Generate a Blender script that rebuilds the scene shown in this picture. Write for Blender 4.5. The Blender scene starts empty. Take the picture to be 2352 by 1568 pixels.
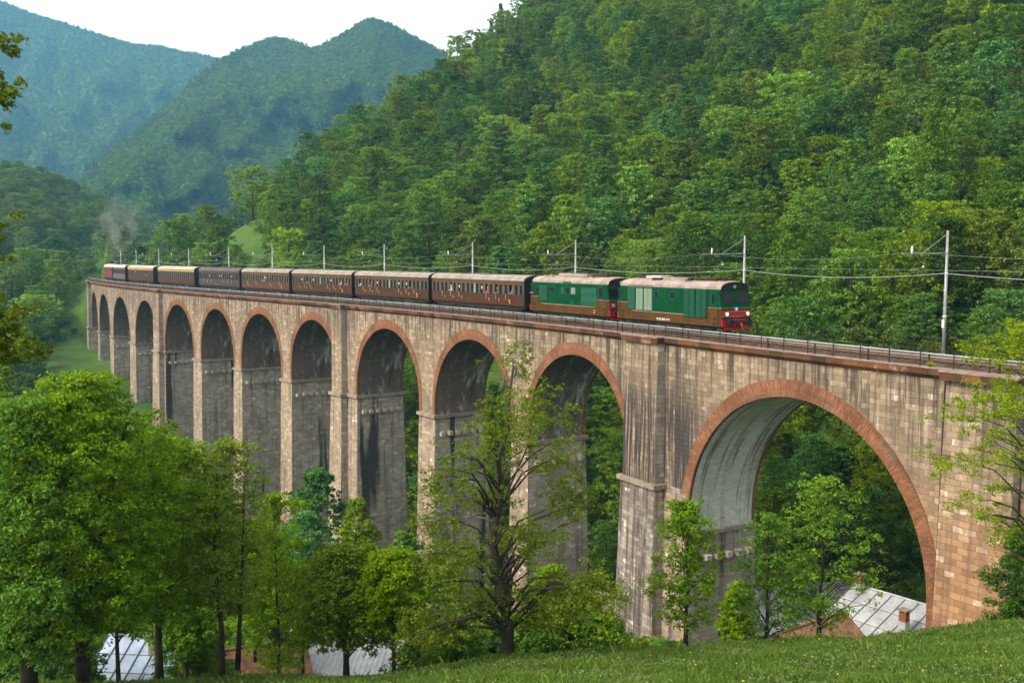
import bpy, math, random
import numpy as np
from math import radians as R, sin, cos, pi, tan, atan2, sqrt

random.seed(7)
RNG = np.random.default_rng(11)
scn = bpy.context.scene
COL = scn.collection

# ------------------------------------------------------------------ camera, sky, sun, exposure
EYE = 6.3                                   # eye height above the top of the viaduct cornice
PITCH = math.atan((784 - 588) / 2287.0)
cam_d = bpy.data.cameras.new("camera")
cam_d.sensor_width = 36.0
cam_d.lens = 36.0 * 2287 / 2352
cam_d.clip_start = 0.3
cam_d.clip_end = 20000
cam = bpy.data.objects.new("camera", cam_d)
COL.objects.link(cam)
cam.location = (0, 0, EYE)
cam.rotation_euler = (R(90) - PITCH, 0, 0)
scn.camera = cam

SUN_AZ = atan2(-0.46, -0.89)                # direction towards the sun, in plan
SUN_EL = R(41)
w = bpy.data.worlds.new("World")
scn.world = w
w.use_nodes = True
nt = w.node_tree
bg = nt.nodes["Background"]
sky = nt.nodes.new("ShaderNodeTexSky")
sky.sky_type = 'NISHITA'
sky.sun_disc = False
sky.sun_elevation = SUN_EL
sky.sun_rotation = pi / 2 - SUN_AZ
sky.air_density = 1.0
sky.dust_density = 4.0
sky.ozone_density = 1.0
sky.altitude = 700
hz_ = nt.nodes.new("ShaderNodeHueSaturation")          # thin overcast veil: a whiter, brighter sky
hz_.inputs[1].default_value = 0.10
hz_.inputs[2].default_value = 1.95
nt.links.new(sky.outputs[0], hz_.inputs[4])
wm_ = nt.nodes.new("ShaderNodeMix"); wm_.data_type = 'RGBA'; wm_.blend_type = 'MULTIPLY'
wm_.inputs[0].default_value = 1.0
wm_.inputs[7].default_value = (1.07, 1.0, 0.90, 1)
nt.links.new(hz_.outputs[0], wm_.inputs[6])
nt.links.new(wm_.outputs[2], bg.inputs[0])
bg.inputs[1].default_value = 0.15
sl = bpy.data.lights.new("sun", 'SUN')
sl.energy = 2.0
sl.angle = R(8)
sl.color = (1.0, 0.89, 0.73)
so = bpy.data.objects.new("sun", sl)
COL.objects.link(so)
so.location = (-60, -20, 80)
so.rotation_euler = (pi / 2 - SUN_EL, 0, SUN_AZ + pi / 2)
scn.view_settings.view_transform = 'Standard'
scn.view_settings.look = 'None'
scn.view_settings.gamma = 1.0
scn.view_settings.exposure = 0.92
scn.cycles.max_bounces = 6
scn.cycles.diffuse_bounces = 3
scn.cycles.glossy_bounces = 2
scn.cycles.transmission_bounces = 4
scn.cycles.transparent_max_bounces = 6
scn.cycles.volume_bounces = 0

# ------------------------------------------------------------------ helpers
ctP, stP = cos(PITCH), sin(PITCH)


def pix(x, y, Y):
    """world point at depth Y (metres along +Y) that stands at survey position x, y"""
    a, b = x - 1176.0, y - 784.0
    r = (a, 2287 * ctP - b * stP, -b * ctP - 2287 * stP)
    k = Y / r[1]
    return (r[0] * k, Y, EYE + r[2] * k)


def proj(X, Y, Z):
    Zz = Z - EYE
    d = Y * ctP - Zz * stP
    v = Zz * ctP + Y * stP
    return 1176 + 2287 * X / d, 784 - 2287 * v / d


def tag(o, label=None, cat=None, group=None, kind=None):
    if label: o["label"] = label
    if cat: o["category"] = cat
    if group: o["group"] = group
    if kind: o["kind"] = kind
    return o


def empty(name, loc=(0, 0, 0), rz=0.0):
    o = bpy.data.objects.new(name, None)
    o.location = loc
    o.rotation_euler = (0, 0, rz)
    o.empty_display_size = 0.5
    COL.objects.link(o)
    return o


def link(name, me, parent=None, loc=None):
    o = bpy.data.objects.new(name, me)
    COL.objects.link(o)
    if parent: o.parent = parent
    if loc: o.location = loc
    return o


def dup(o, parent=None):
    c = o.copy()
    COL.objects.link(c)
    c.parent = parent
    for ch in [x for x in o.children]:
        dup(ch, c)
    return c


class MB:
    def __init__(s):
        s.v, s.f, s.m, s.uv = [], [], [], []

    def face(s, pts, mat=0, uv=None):
        n = len(s.v)
        s.v += [tuple(p) for p in pts]
        s.f.append(tuple(range(n, n + len(pts))))
        s.m.append(mat)
        s.uv += uv if uv else [(p[0], p[2]) for p in pts]

    def box(s, x0, x1, y0, y1, z0, z1, mat=0, T=None):
        P = [(x, y, z) for x in (x0, x1) for y in (y0, y1) for z in (z0, z1)]
        Q = [T(p) for p in P] if T else P
        F = ((0, 1, 3, 2), (4, 6, 7, 5), (0, 4, 5, 1), (2, 3, 7, 6), (0, 2, 6, 4), (1, 5, 7, 3))
        for k, f in enumerate(F):
            if k < 2: uv = [(P[i][1], P[i][2]) for i in f]
            elif k < 4: uv = [(P[i][0], P[i][2]) for i in f]
            else: uv = [(P[i][0], P[i][1]) for i in f]
            s.face([Q[i] for i in f], mat, uv)

    def tube(s, pts, rad, n=6, mat=0, cap=True):
        pts = [np.array(p, float) for p in pts]
        if not hasattr(rad, '__len__'): rad = [rad] * len(pts)
        rings = []
        for i, p in enumerate(pts):
            t = pts[min(i + 1, len(pts) - 1)] - pts[max(i - 1, 0)]
            t = t / (np.linalg.norm(t) + 1e-9)
            u = np.cross(t, (0, 0, 1.0)) if abs(t[2]) < 0.95 else np.cross(t, (1.0, 0, 0))
            u /= np.linalg.norm(u)
            q = np.cross(t, u)
            rings.append([p + rad[i] * (cos(2 * pi * k / n) * u + sin(2 * pi * k / n) * q) for k in range(n)])
        b = len(s.v)
        for r_ in rings:
            s.v += [tuple(p) for p in r_]
        for i in range(len(rings) - 1):
            for k in range(n):
                a, c = b + i * n + k, b + i * n + (k + 1) % n
                s.f.append((a, c, c + n, a + n)); s.m.append(mat)
                s.uv += [(k / n, i), ((k + 1) / n, i), ((k + 1) / n, i + 1), (k / n, i + 1)]
        if cap:
            for base, rev in ((b, True), (b + (len(rings) - 1) * n, False)):
                idx = [base + k for k in range(n)]
                s.f.append(tuple(idx[::-1] if rev else idx)); s.m.append(mat)
                s.uv += [(0, 0)] * n

    def cyl(s, c, r, h, axis='z', n=16, mat=0, r2=None):
        c = np.array(c, float)
        d = {'x': (1, 0, 0), 'y': (0, 1, 0), 'z': (0, 0, 1)}[axis]
        s.tube([c, c + h * np.array(d)], [r, r if r2 is None else r2], n, mat)

    def build(s, name, mats, parent=None, smooth=False, weld=False):
        me = bpy.data.meshes.new(name)
        me.from_pydata(s.v, [], s.f)
        for m in (mats if isinstance(mats, (list, tuple)) else [mats]):
            me.materials.append(m)
        me.polygons.foreach_set("material_index", s.m)
        uvl = me.uv_layers.new(name="UVMap")
        uvl.data.foreach_set("uv", np.array(s.uv, 'f').ravel())
        if smooth:
            me.polygons.foreach_set("use_smooth", [True] * len(s.f))
        me.update()
        return link(name, me, parent)


def quick_mesh(name, V, F, mats, midx=None, smooth=False):
    """numpy mesh: V (n,3), F (m,k)"""
    me = bpy.data.meshes.new(name)
    n, (m, k) = len(V), F.shape
    me.vertices.add(n); me.vertices.foreach_set("co", V.astype('f').ravel())
    me.loops.add(m * k); me.loops.foreach_set("vertex_index", F.astype('i').ravel())
    me.polygons.add(m)
    me.polygons.foreach_set("loop_start", np.arange(0, m * k, k, dtype='i'))
    for x in mats: me.materials.append(x)
    if midx is not None: me.polygons.foreach_set("material_index", midx.astype('i'))
    if smooth: me.polygons.foreach_set("use_smooth", np.ones(m, bool))
    me.update(calc_edges=True)
    return me


# ------------------------------------------------------------------ materials
def newmat(name):
    m = bpy.data.materials.new(name)
    m.use_nodes = True
    t = m.node_tree
    return m, t, t.nodes["Principled BSDF"]


def nd(t, typ, **kw):
    n = t.nodes.new(typ)
    for k, v in kw.items():
        if k.startswith('i_'):
            n.inputs[int(k[2:]) if k[2:].isdigit() else k[2:]].default_value = v
        else:
            setattr(n, k, v)
    return n


def mix(t, fac, a, b, blend='MIX'):
    n = nd(t, "ShaderNodeMix", data_type='RGBA', blend_type=blend)
    for sock, v in ((n.inputs[0], fac), (n.inputs[6], a), (n.inputs[7], b)):
        if hasattr(v, 'is_output') or isinstance(v, bpy.types.NodeSocket): t.links.new(v, sock)
        else: sock.default_value = (*v, 1) if (hasattr(v, '__len__') and len(v) == 3) else v
    return n.outputs[2]


def mrange(t, v, a, b, c=0.0, d=1.0, smooth=True):
    n = nd(t, "ShaderNodeMapRange")
    n.interpolation_type = 'SMOOTHSTEP' if smooth else 'LINEAR'
    t.links.new(v, n.inputs[0])
    for i, q in enumerate((a, b, c, d)): n.inputs[i + 1].default_value = q
    return n.outputs[0]


def mth(t, op, a, b=0.0):
    n = nd(t, "ShaderNodeMath", operation=op)
    for s_, v in ((n.inputs[0], a), (n.inputs[1], b)):
        if isinstance(v, bpy.types.NodeSocket): t.links.new(v, s_)
        else: s_.default_value = v
    return n.outputs[0]


def noise(t, vec, scale, detail=3.0, rough=0.55, sc3=None):
    if sc3:
        mp = nd(t, "ShaderNodeMapping"); mp.inputs[3].default_value = sc3
        t.links.new(vec, mp.inputs[0]); vec = mp.outputs[0]
    n = nd(t, "ShaderNodeTexNoise")
    t.links.new(vec, n.inputs['Vector'])
    n.inputs['Scale'].default_value = scale
    n.inputs['Detail'].default_value = detail
    n.inputs['Roughness'].default_value = rough
    return n.outputs[0]


def plain(name, col, rough=0.55, metal=0.0, var=0.18, scale=3.0, spec=0.18, bump=0.0):
    """paint, metal or plaster with a little procedural weathering"""
    m, t, b = newmat(name)
    tc = nd(t, "ShaderNodeTexCoord").outputs['Object']
    n1 = noise(t, tc, scale, 4)
    n2 = noise(t, tc, scale * 7, 2)
    f = mth(t, 'ADD', mth(t, 'MULTIPLY', n1, 0.7), mth(t, 'MULTIPLY', n2, 0.3))
    lo = tuple(c * (1 - var) for c in col); hi = tuple(min(1, c * (1 + var)) for c in col)
    t.links.new(mix(t, mrange(t, f, 0.3, 0.7), lo, hi), b.inputs['Base Color'])
    b.inputs['Roughness'].default_value = rough
    b.inputs['Metallic'].default_value = metal
    b.inputs['Specular IOR Level'].default_value = spec
    if bump:
        bp = nd(t, "ShaderNodeBump"); bp.inputs['Strength'].default_value = bump
        bp.inputs['Distance'].default_value = 0.05
        t.links.new(n2, bp.inputs['Height']); t.links.new(bp.outputs[0], b.inputs['Normal'])
    return m


def stone(name, c1, c2, mortar, bw=0.95, bh=0.46, streak=0.8, pale=0.25, black=0.0, warm=False, drip=True, lime=0.0, dark=0.0, st0=0.50):
    m, t, b = newmat(name)
    uv = nd(t, "ShaderNodeUVMap").outputs[0]
    sep = nd(t, "ShaderNodeSeparateXYZ"); t.links.new(uv, sep.inputs[0])
    U, V = sep.outputs[0], sep.outputs[1]
    wob = nd(t, "ShaderNodeVectorMath", operation='SCALE'); wob.inputs[3].default_value = 0.13
    nw = nd(t, "ShaderNodeTexNoise"); t.links.new(uv, nw.inputs['Vector']); nw.inputs['Scale'].default_value = 0.9
    t.links.new(nw.outputs['Color'], wob.inputs[0])
    va = nd(t, "ShaderNodeVectorMath", operation='ADD'); t.links.new(uv, va.inputs[0]); t.links.new(wob.outputs[0], va.inputs[1])
    br = nd(t, "ShaderNodeTexBrick")
    t.links.new(va.outputs[0], br.inputs['Vector'])
    br.inputs['Scale'].default_value = 1.0
    br.inputs['Brick Width'].default_value = bw
    br.inputs['Row Height'].default_value = bh
    br.inputs['Mortar Size'].default_value = 0.022
    br.inputs['Mortar Smooth'].default_value = 0.6
    br.inputs['Color1'].default_value = (0, 0, 0, 1)
    br.inputs['Color2'].default_value = (1, 1, 1, 1)
    br.inputs['Mortar'].default_value = (0.5, 0.5, 0.5, 1)
    n_big = noise(t, uv, 0.22, 4)
    n_mid = noise(t, uv, 1.3, 5, 0.65)
    n_fin = noise(t, uv, 7, 4, 0.7)
    bb = mth(t, 'ADD', mth(t, 'MULTIPLY', br.outputs[0], 0.55), mth(t, 'MULTIPLY', n_mid, 0.55))
    c = mix(t, mrange(t, bb, 0.15, 0.95), c1, c2)
    c = mix(t, mth(t, 'MULTIPLY', mrange(t, n_fin, 0.35, 0.7), 0.45), c, tuple(x * 0.62 for x in c1))
    c = mix(t, mth(t, 'MULTIPLY', br.outputs['Fac'], 0.4), c, mortar)
    c = mix(t, mth(t, 'MULTIPLY', mrange(t, n_big, 0.42, 0.66), 0.55), c, tuple(x * y for x, y in zip(c1, (0.72, 0.74, 0.78))))
    c = mix(t, mth(t, 'MULTIPLY', mrange(t, noise(t, uv, 0.5, 5, 0.7), 0.55, 0.72), 0.4), c, tuple(min(1, x * 1.25) for x in c2))
    # pale, freshly exposed or lime washed blocks
    pl = mth(t, 'MULTIPLY', mrange(t, br.outputs[0], 0.80, 0.97), mrange(t, n_mid, 0.50, 0.62))
    c = mix(t, mth(t, 'MULTIPLY', pl, pale * 2.2), c, (0.62, 0.55, 0.47))
    if warm:
        wm = mth(t, 'MULTIPLY', mrange(t, U, 15.0, 2.0), mrange(t, V, -3.0, -14.0))
        wm = mth(t, 'MULTIPLY', wm, mrange(t, bb, 0.2, 0.6, 0.45, 1.0))
        c = mix(t, mth(t, 'MULTIPLY', wm, 0.85), c, mix(t, br.outputs[0], (0.29, 0.115, 0.042), (0.40, 0.225, 0.115)))
        wl = mth(t, 'MULTIPLY', mrange(t, U, 12.0, 5.0), mrange(t, br.outputs[0], 0.86, 0.95))
        c = mix(t, mth(t, 'MULTIPLY', wl, mrange(t, n_mid, 0.42, 0.68, 0.0, 0.8)), c, (0.52, 0.44, 0.36))
    # rain streaks
    ns = noise(t, uv, 1.0, 5, 0.6, (1.5, 0.055, 1))
    ns2 = noise(t, uv, 1.0, 4, 0.6, (4.5, 0.16, 1))
    st = mth(t, 'MULTIPLY', mrange(t, ns, st0, st0 + 0.14), mrange(t, ns2, 0.36, 0.62, 0.35, 1.0))
    if drip:
        top = mrange(t, V, -9.0, -0.7, 0.35, 1.0)
        st = mth(t, 'MULTIPLY', st, top)
    c = mix(t, mth(t, 'MULTIPLY', st, streak), c, (0.055, 0.045, 0.04))
    if drip:
        ns3 = noise(t, uv, 1.0, 5, 0.65, (1.9, 0.11, 1))
        dr = mth(t, 'MULTIPLY', mrange(t, V, -5.5, -1.2), mrange(t, ns3, 0.50, 0.60))
        c = mix(t, mth(t, 'MULTIPLY', dr, 0.9), c, (0.05, 0.04, 0.033))
        wh = mth(t, 'MULTIPLY', mrange(t, noise(t, uv, 1.0, 3, 0.5, (3.2, 0.12, 1)), 0.62, 0.72), mrange(t, V, -7, -2))
        c = mix(t, mth(t, 'MULTIPLY', wh, 0.5), c, (0.6, 0.54, 0.46))
    if black:
        bk = mth(t, 'MULTIPLY', mrange(t, U, 40.5, 36.0), mrange(t, U, 23.5, 28.0))
        bk = mth(t, 'MULTIPLY', bk, mth(t, 'MULTIPLY', mrange(t, V, -1.5, -6), mrange(t, V, -16, -11.4, 0.5, 1.0)))
        bk = mth(t, 'MULTIPLY', bk, mrange(t, mth(t, 'ADD', ns2, mth(t, 'MULTIPLY', ns, 0.5)), 0.58, 0.78))
        c = mix(t, mth(t, 'MULTIPLY', bk, black), c, (0.045, 0.038, 0.035))
    if dark:
        dk = mrange(t, noise(t, uv, 1.0, 3, 0.5, (0.42, 0.03, 1)), 0.57, 0.63)
        c = mix(t, mth(t, 'MULTIPLY', dk, dark), c, (0.022, 0.02, 0.02))
    if lime:
        lm = mrange(t, noise(t, uv, 1.0, 5, 0.62, (0.55, 0.2, 1)), 0.53, 0.68)
        lm = mth(t, 'MULTIPLY', lm, mrange(t, n_fin, 0.3, 0.62, 0.25, 1.0))
        c = mix(t, mth(t, 'MULTIPLY', lm, lime), c, (0.52, 0.51, 0.45))
        dk = mrange(t, noise(t, uv, 1.0, 4, 0.6, (0.9, 0.11, 1)), 0.56, 0.68)
        c = mix(t, mth(t, 'MULTIPLY', dk, lime * 1.0), c, (0.04, 0.037, 0.03))
    t.links.new(c, b.inputs['Base Color'])
    b.inputs['Roughness'].default_value = 0.9
    b.inputs['Specular IOR Level'].default_value = 0.15
    bp = nd(t, "ShaderNodeBump"); bp.inputs['Strength'].default_value = 0.8; bp.inputs['Distance'].default_value = 0.06
    hh = mth(t, 'SUBTRACT', mth(t, 'MULTIPLY', n_fin, 0.6), br.outputs['Fac'])
    t.links.new(hh, bp.inputs['Height']); t.links.new(bp.outputs[0], b.inputs['Normal'])
    return m


def leafmat(name, ca, cb, trans=0.32, hue=0.03, vary=0.38):
    m, t, b = newmat(name)
    geo = nd(t, "ShaderNodeNewGeometry")
    oi = nd(t, "ShaderNodeObjectInfo")
    tc = nd(t, "ShaderNodeTexCoord").outputs['Object']
    n1 = noise(t, tc, 0.55, 2)
    f = mth(t, 'ADD', mth(t, 'MULTIPLY', geo.outputs['Random Per Island'], 0.55), mth(t, 'MULTIPLY', n1, 0.5))
    c = mix(t, mrange(t, f, 0.15, 0.9), ca, cb)
    hs = nd(t, "ShaderNodeHueSaturation")
    t.links.new(mrange(t, oi.outputs['Random'], 0, 1, 0.5 - hue, 0.5 + hue * 0.6, False), hs.inputs[0])
    t.links.new(mrange(t, oi.outputs['Random'], 0, 1, 1.08, 0.92, False), hs.inputs[1])
    rr = nd(t, "ShaderNodeTexWhiteNoise", noise_dimensions='1D'); t.links.new(oi.outputs['Random'], rr.inputs[1])
    t.links.new(mrange(t, rr.outputs[0], 0, 1, 1 - vary, 1 + vary, False), hs.inputs[2])
    t.links.new(c, hs.inputs[4])
    t.links.new(hs.outputs[0], b.inputs['Base Color'])
    b.inputs['Roughness'].default_value = 0.5
    b.inputs['Specular IOR Level'].default_value = 0.08
    tr = nd(t, "ShaderNodeBsdfTranslucent")
    t.links.new(mix(t, 1.0, hs.outputs[0], (1.5, 1.35, 0.6), 'MULTIPLY'), tr.inputs[0])
    mx = nd(t, "ShaderNodeMixShader"); mx.inputs[0].default_value = trans
    t.links.new(b.outputs[0], mx.inputs[1]); t.links.new(tr.outputs[0], mx.inputs[2])
    out = [n for n in t.nodes if n.type == 'OUTPUT_MATERIAL'][0]
    t.links.new(mx.outputs[0], out.inputs[0])
    return m


def groundmat(name, cols, scale=0.08):
    m, t, b = newmat(name)
    tc = nd(t, "ShaderNodeTexCoord").outputs['Object']
    n1 = noise(t, tc, scale, 6, 0.65); n2 = noise(t, tc, scale * 12, 5, 0.7); n3 = noise(t, tc, scale * 90, 3, 0.7)
    c = mix(t, mrange(t, n1, 0.35, 0.65), cols[0], cols[1])
    c = mix(t, mrange(t, n2, 0.45, 0.75), c, cols[2])
    c = mix(t, mth(t, 'MULTIPLY', mrange(t, n3, 0.4, 0.7), 0.5), c, tuple(x * 0.5 for x in cols[0]))
    t.links.new(c, b.inputs['Base Color'])
    b.inputs['Roughness'].default_value = 0.95
    b.inputs['Specular IOR Level'].default_value = 0.1
    bp = nd(t, "ShaderNodeBump"); bp.inputs['Strength'].default_value = 0.7; bp.inputs['Distance'].default_value = 0.4
    t.links.new(n2, bp.inputs['Height']); t.links.new(bp.outputs[0], b.inputs['Normal'])
    return m


M = {}
M['wall'] = stone("wall_stone", (0.19, 0.135, 0.085), (0.385, 0.285, 0.188), (0.21, 0.17, 0.13), bw=0.72, bh=0.37, streak=1.0, black=1.0, warm=True, pale=0.22, st0=0.47)
M['pier'] = stone("pier_stone", (0.225, 0.165, 0.11), (0.42, 0.32, 0.225), (0.2, 0.17, 0.14), bw=0.72, bh=0.37, streak=0.85, drip=False, warm=True, pale=0.3)
M['stained'] = stone("stained_stone", (0.17, 0.135, 0.105), (0.40, 0.335, 0.27), (0.2, 0.17, 0.14), bw=0.72, bh=0.37, streak=0.97, drip=False, pale=0.5, lime=0.6, st0=0.42)
M['side'] = stone("pier_side_stone", (0.25, 0.21, 0.168), (0.45, 0.39, 0.315), (0.13, 0.115, 0.1), bw=0.72, bh=0.37, streak=0.6, pale=0.3, drip=False, dark=0.9)
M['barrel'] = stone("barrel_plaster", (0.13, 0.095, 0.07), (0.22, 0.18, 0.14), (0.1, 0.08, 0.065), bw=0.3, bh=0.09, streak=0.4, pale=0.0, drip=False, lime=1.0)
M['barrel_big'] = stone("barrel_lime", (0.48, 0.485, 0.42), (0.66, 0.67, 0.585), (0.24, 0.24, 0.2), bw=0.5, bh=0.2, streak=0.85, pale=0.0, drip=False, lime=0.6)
M['brick'] = stone("arch_brick", (0.130, 0.050, 0.023), (0.345, 0.145, 0.068), (0.22, 0.13, 0.085), bw=0.32, bh=0.095, streak=0.8, pale=0.06, drip=False, lime=0.12)
M['brick_old'] = stone("old_arch_stone", (0.16, 0.10, 0.062), (0.29, 0.20, 0.135), (0.2, 0.14, 0.1), bw=0.32, bh=0.12, streak=0.6, pale=0.1, drip=False)
M['cornice'] = stone("rusty_cornice", (0.032, 0.020, 0.014), (0.215, 0.080, 0.030), (0.05, 0.03, 0.02), bw=1.25, bh=3.0, streak=0.8, pale=0.1, drip=False)
M['deck'] = plain("deck_gravel", (0.055, 0.038, 0.030), 0.95, 0, 0.5, 1.5, 0.1, 0.6)  # gravel darkened throughout, the train's shade put into its colour
M['coping'] = plain("pale_coping", (0.21, 0.15, 0.115), 0.9, 0, 0.3, 1.2, 0.1, 0.3)
M['corbel'] = plain("corbel_stone", (0.33, 0.28, 0.225), 0.9, 0, 0.3, 1.3, 0.1, 0.4)  # paler than the impost: light caught on corbel tops put into the colour
M['impost'] = plain("impost_stone", (0.215, 0.17, 0.13), 0.9, 0, 0.3, 1.3, 0.1, 0.4)
M['bark'] = plain("dark_bark", (0.042, 0.034, 0.026), 0.95, 0, 0.4, 2.5, 0.1, 0.8)
M['bark_grey'] = plain("grey_bark", (0.12, 0.105, 0.09), 0.95, 0, 0.35, 2.5, 0.1, 0.6)
M['leaf_mid'] = leafmat("leaf_mid_green", (0.0471, 0.1057, 0.0070), (0.1458, 0.2690, 0.0211))
M['leaf_dark'] = leafmat("leaf_dark_green", (0.0245, 0.0724, 0.0070), (0.0809, 0.1810, 0.0194))
M['leaf_lime'] = leafmat("leaf_fresh_green", (0.0677, 0.1370, 0.0070), (0.1881, 0.3082, 0.0211))
M['leaf_olive'] = leafmat("leaf_olive_green", (0.0545, 0.0959, 0.0106), (0.1317, 0.2005, 0.0264), hue=0.02)
M['leaf_blue'] = leafmat("leaf_blue_green", (0.0338, 0.1037, 0.0176), (0.1053, 0.2397, 0.0476))
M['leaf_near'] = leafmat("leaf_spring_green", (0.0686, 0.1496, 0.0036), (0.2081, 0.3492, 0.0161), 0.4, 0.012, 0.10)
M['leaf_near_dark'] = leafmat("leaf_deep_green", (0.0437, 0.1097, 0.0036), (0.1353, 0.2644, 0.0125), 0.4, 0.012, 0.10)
M['leaf_oak'] = leafmat("leaf_yellow_green", (0.0844, 0.1330, 0.0051), (0.2135, 0.2945, 0.0188), 0.4, 0.012, 0.10)
M['leaf_dull'] = leafmat("leaf_dull_olive", (0.0497, 0.0836, 0.0068), (0.1340, 0.1900, 0.0188), 0.4, 0.012, 0.10)
M['conifer'] = leafmat("needles", (0.014, 0.035, 0.014), (0.035, 0.075, 0.028), 0.1)
M['ground'] = groundmat("valley_ground", ((0.040, 0.085, 0.013), (0.070, 0.130, 0.020), (0.050, 0.080, 0.020)))
M['meadow'] = groundmat("meadow_ground", ((0.050, 0.105, 0.016), (0.085, 0.150, 0.026), (0.080, 0.105, 0.030)), 0.25)
M['hill'] = groundmat("far_slope", ((0.026, 0.056, 0.016), (0.050, 0.100, 0.026), (0.070, 0.066, 0.060)), 0.006)
M['steel'] = plain("galvanised_steel", (0.27, 0.27, 0.265), 0.45, 0.4, 0.2, 2.0)
M['duct'] = plain("pale_duct", (0.27, 0.305, 0.305), 0.5, 0.0, 0.18, 0.8)
M['rust'] = plain("rusty_iron", (0.045, 0.024, 0.015), 0.8, 0.2, 0.4, 3.0)
M['rail'] = plain("brown_rail", (0.13, 0.075, 0.05), 0.6, 0.5, 0.3, 3.0)
M['sleeper'] = plain("sleeper_wood", (0.06, 0.042, 0.03), 0.9, 0, 0.3, 4)
M['ceramic'] = plain("white_insulator", (0.78, 0.75, 0.68), 0.3, 0, 0.05)
M['wire'] = plain("wire_copper", (0.30, 0.30, 0.27), 0.5, 0.6, 0.1)
M['green'] = plain("loco_green", (0.001, 0.040, 0.012), 0.55, 0, 0.25, 0.7, 0.05)
M['brown'] = plain("loco_brown", (0.062, 0.030, 0.008), 0.55, 0, 0.25, 0.8, 0.05)
M['loco_roof'] = plain("loco_roof", (0.235, 0.185, 0.155), 0.8, 0, 0.35, 0.8)
M['panel_pale'] = plain("pale_grille", (0.135, 0.19, 0.13), 0.6, 0, 0.12, 4)
M['panel_mid'] = plain("grey_green_grille", (0.012, 0.066, 0.036), 0.5, 0, 0.2, 4, 0.08)
M['panel_dark'] = plain("dark_grille", (0.005, 0.032, 0.018), 0.5, 0, 0.2, 4, 0.06)
M['red'] = plain("signal_red", (0.36, 0.008, 0.010), 0.4, 0, 0.12, 2)
M['wine'] = plain("wine_red", (0.16, 0.032, 0.035), 0.5, 0, 0.15, 2)
M['glass'] = plain("dark_glass", (0.008, 0.009, 0.009), 0.2, 0, 0.1, 2, 0.16)
M['black'] = plain("black_paint", (0.014, 0.012, 0.012), 0.7, 0, 0.3, 2, 0.2)
M['under'] = plain("dirty_underframe", (0.030, 0.022, 0.020), 0.85, 0.1, 0.4, 3, 0.2)
M['white'] = plain("white_paint", (0.78, 0.76, 0.72), 0.5, 0, 0.08)
M['dull_white'] = plain("dull_white_paint", (0.36, 0.34, 0.31), 0.6, 0, 0.15)
M['orange'] = plain("orange_paint", (0.80, 0.27, 0.03), 0.5, 0, 0.08)
M['blue'] = plain("blue_enamel", (0.10, 0.23, 0.55), 0.4, 0, 0.1)
M['yellow'] = plain("yellow_stripe", (0.50, 0.24, 0.02), 0.5, 0, 0.1)
M['coach_low'] = plain("coach_brown", (0.046, 0.018, 0.006), 0.5, 0, 0.2, 1.2, 0.12)
M['coach_up'] = plain("coach_ochre_brown", (0.085, 0.043, 0.013), 0.5, 0, 0.2, 1.2, 0.12)
M['coach_post'] = plain("coach_window_post", (0.070, 0.050, 0.034), 0.55, 0, 0.25, 2.5)
M['coach_roof'] = plain("coach_roof", (0.235, 0.20, 0.172), 0.8, 0, 0.3, 0.9)
M['coach_rim'] = plain("coach_roof_rim", (0.11, 0.085, 0.066), 0.7, 0, 0.2, 0.9)
M['coach_grey'] = plain("coach_dull_brown", (0.044, 0.03, 0.022), 0.6, 0, 0.2, 1.2)
M['coach_taupe'] = plain("coach_taupe", (0.075, 0.058, 0.043), 0.6, 0, 0.2, 1.2)
M['roof_dark'] = plain("coach_roof_dark", (0.085, 0.072, 0.064), 0.8, 0, 0.2, 0.9)
M['roof_white'] = plain("coach_roof_white", (0.38, 0.335, 0.29), 0.7, 0, 0.12, 0.9)
M['seat'] = plain("coach_interior", (0.05, 0.035, 0.025), 0.8, 0, 0.3)
M['skin'] = plain("skin", (0.52, 0.30, 0.21), 0.55, 0, 0.08)
M['hair'] = plain("dark_hair", (0.03, 0.02, 0.014), 0.6, 0, 0.2)
M['zinc'] = plain("white_sheet_roof", (0.33, 0.33, 0.335), 0.5, 0.1, 0.28, 0.7)
M['zinc_blue'] = plain("bluish_sheet_roof", (0.26, 0.32, 0.41), 0.5, 0.1, 0.3, 0.6)
M['zinc_corr'] = plain("corrugated_sheet", (0.40, 0.41, 0.42), 0.55, 0.1, 0.3, 0.5)
M['seam'] = plain("roof_seam", (0.13, 0.12, 0.125), 0.6, 0, 0.2)
M['tile'] = plain("clay_tiles", (0.21, 0.115, 0.07), 0.9, 0, 0.45, 2.2, 0.1, 0.7)
M['house_wall'] = plain("house_plaster", (0.30, 0.235, 0.18), 0.9, 0, 0.3, 0.8, 0.1, 0.4)
M['chimney_brick'] = plain("chimney_brick", (0.20, 0.07, 0.035), 0.9, 0, 0.3, 6, 0.1, 0.5)
M['wood'] = plain("dark_timber", (0.10, 0.06, 0.035), 0.8, 0, 0.3, 3)
M['bloom'] = plain("yellow_petals", (0.75, 0.48, 0.03), 0.6, 0, 0.1)


def lampmat(name, col, st):
    m, t, b = newmat(name)
    b.inputs['Base Color'].default_value = (*col, 1)
    b.inputs['Emission Color'].default_value = (*col, 1)
    b.inputs['Emission Strength'].default_value = st
    return m


M['lamp'] = lampmat("lit_headlamp", (1.0, 0.80, 0.40), 7.0)
M['lamp_off'] = plain("unlit_lamp", (0.5, 0.5, 0.48), 0.2, 0, 0.05)

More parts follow.
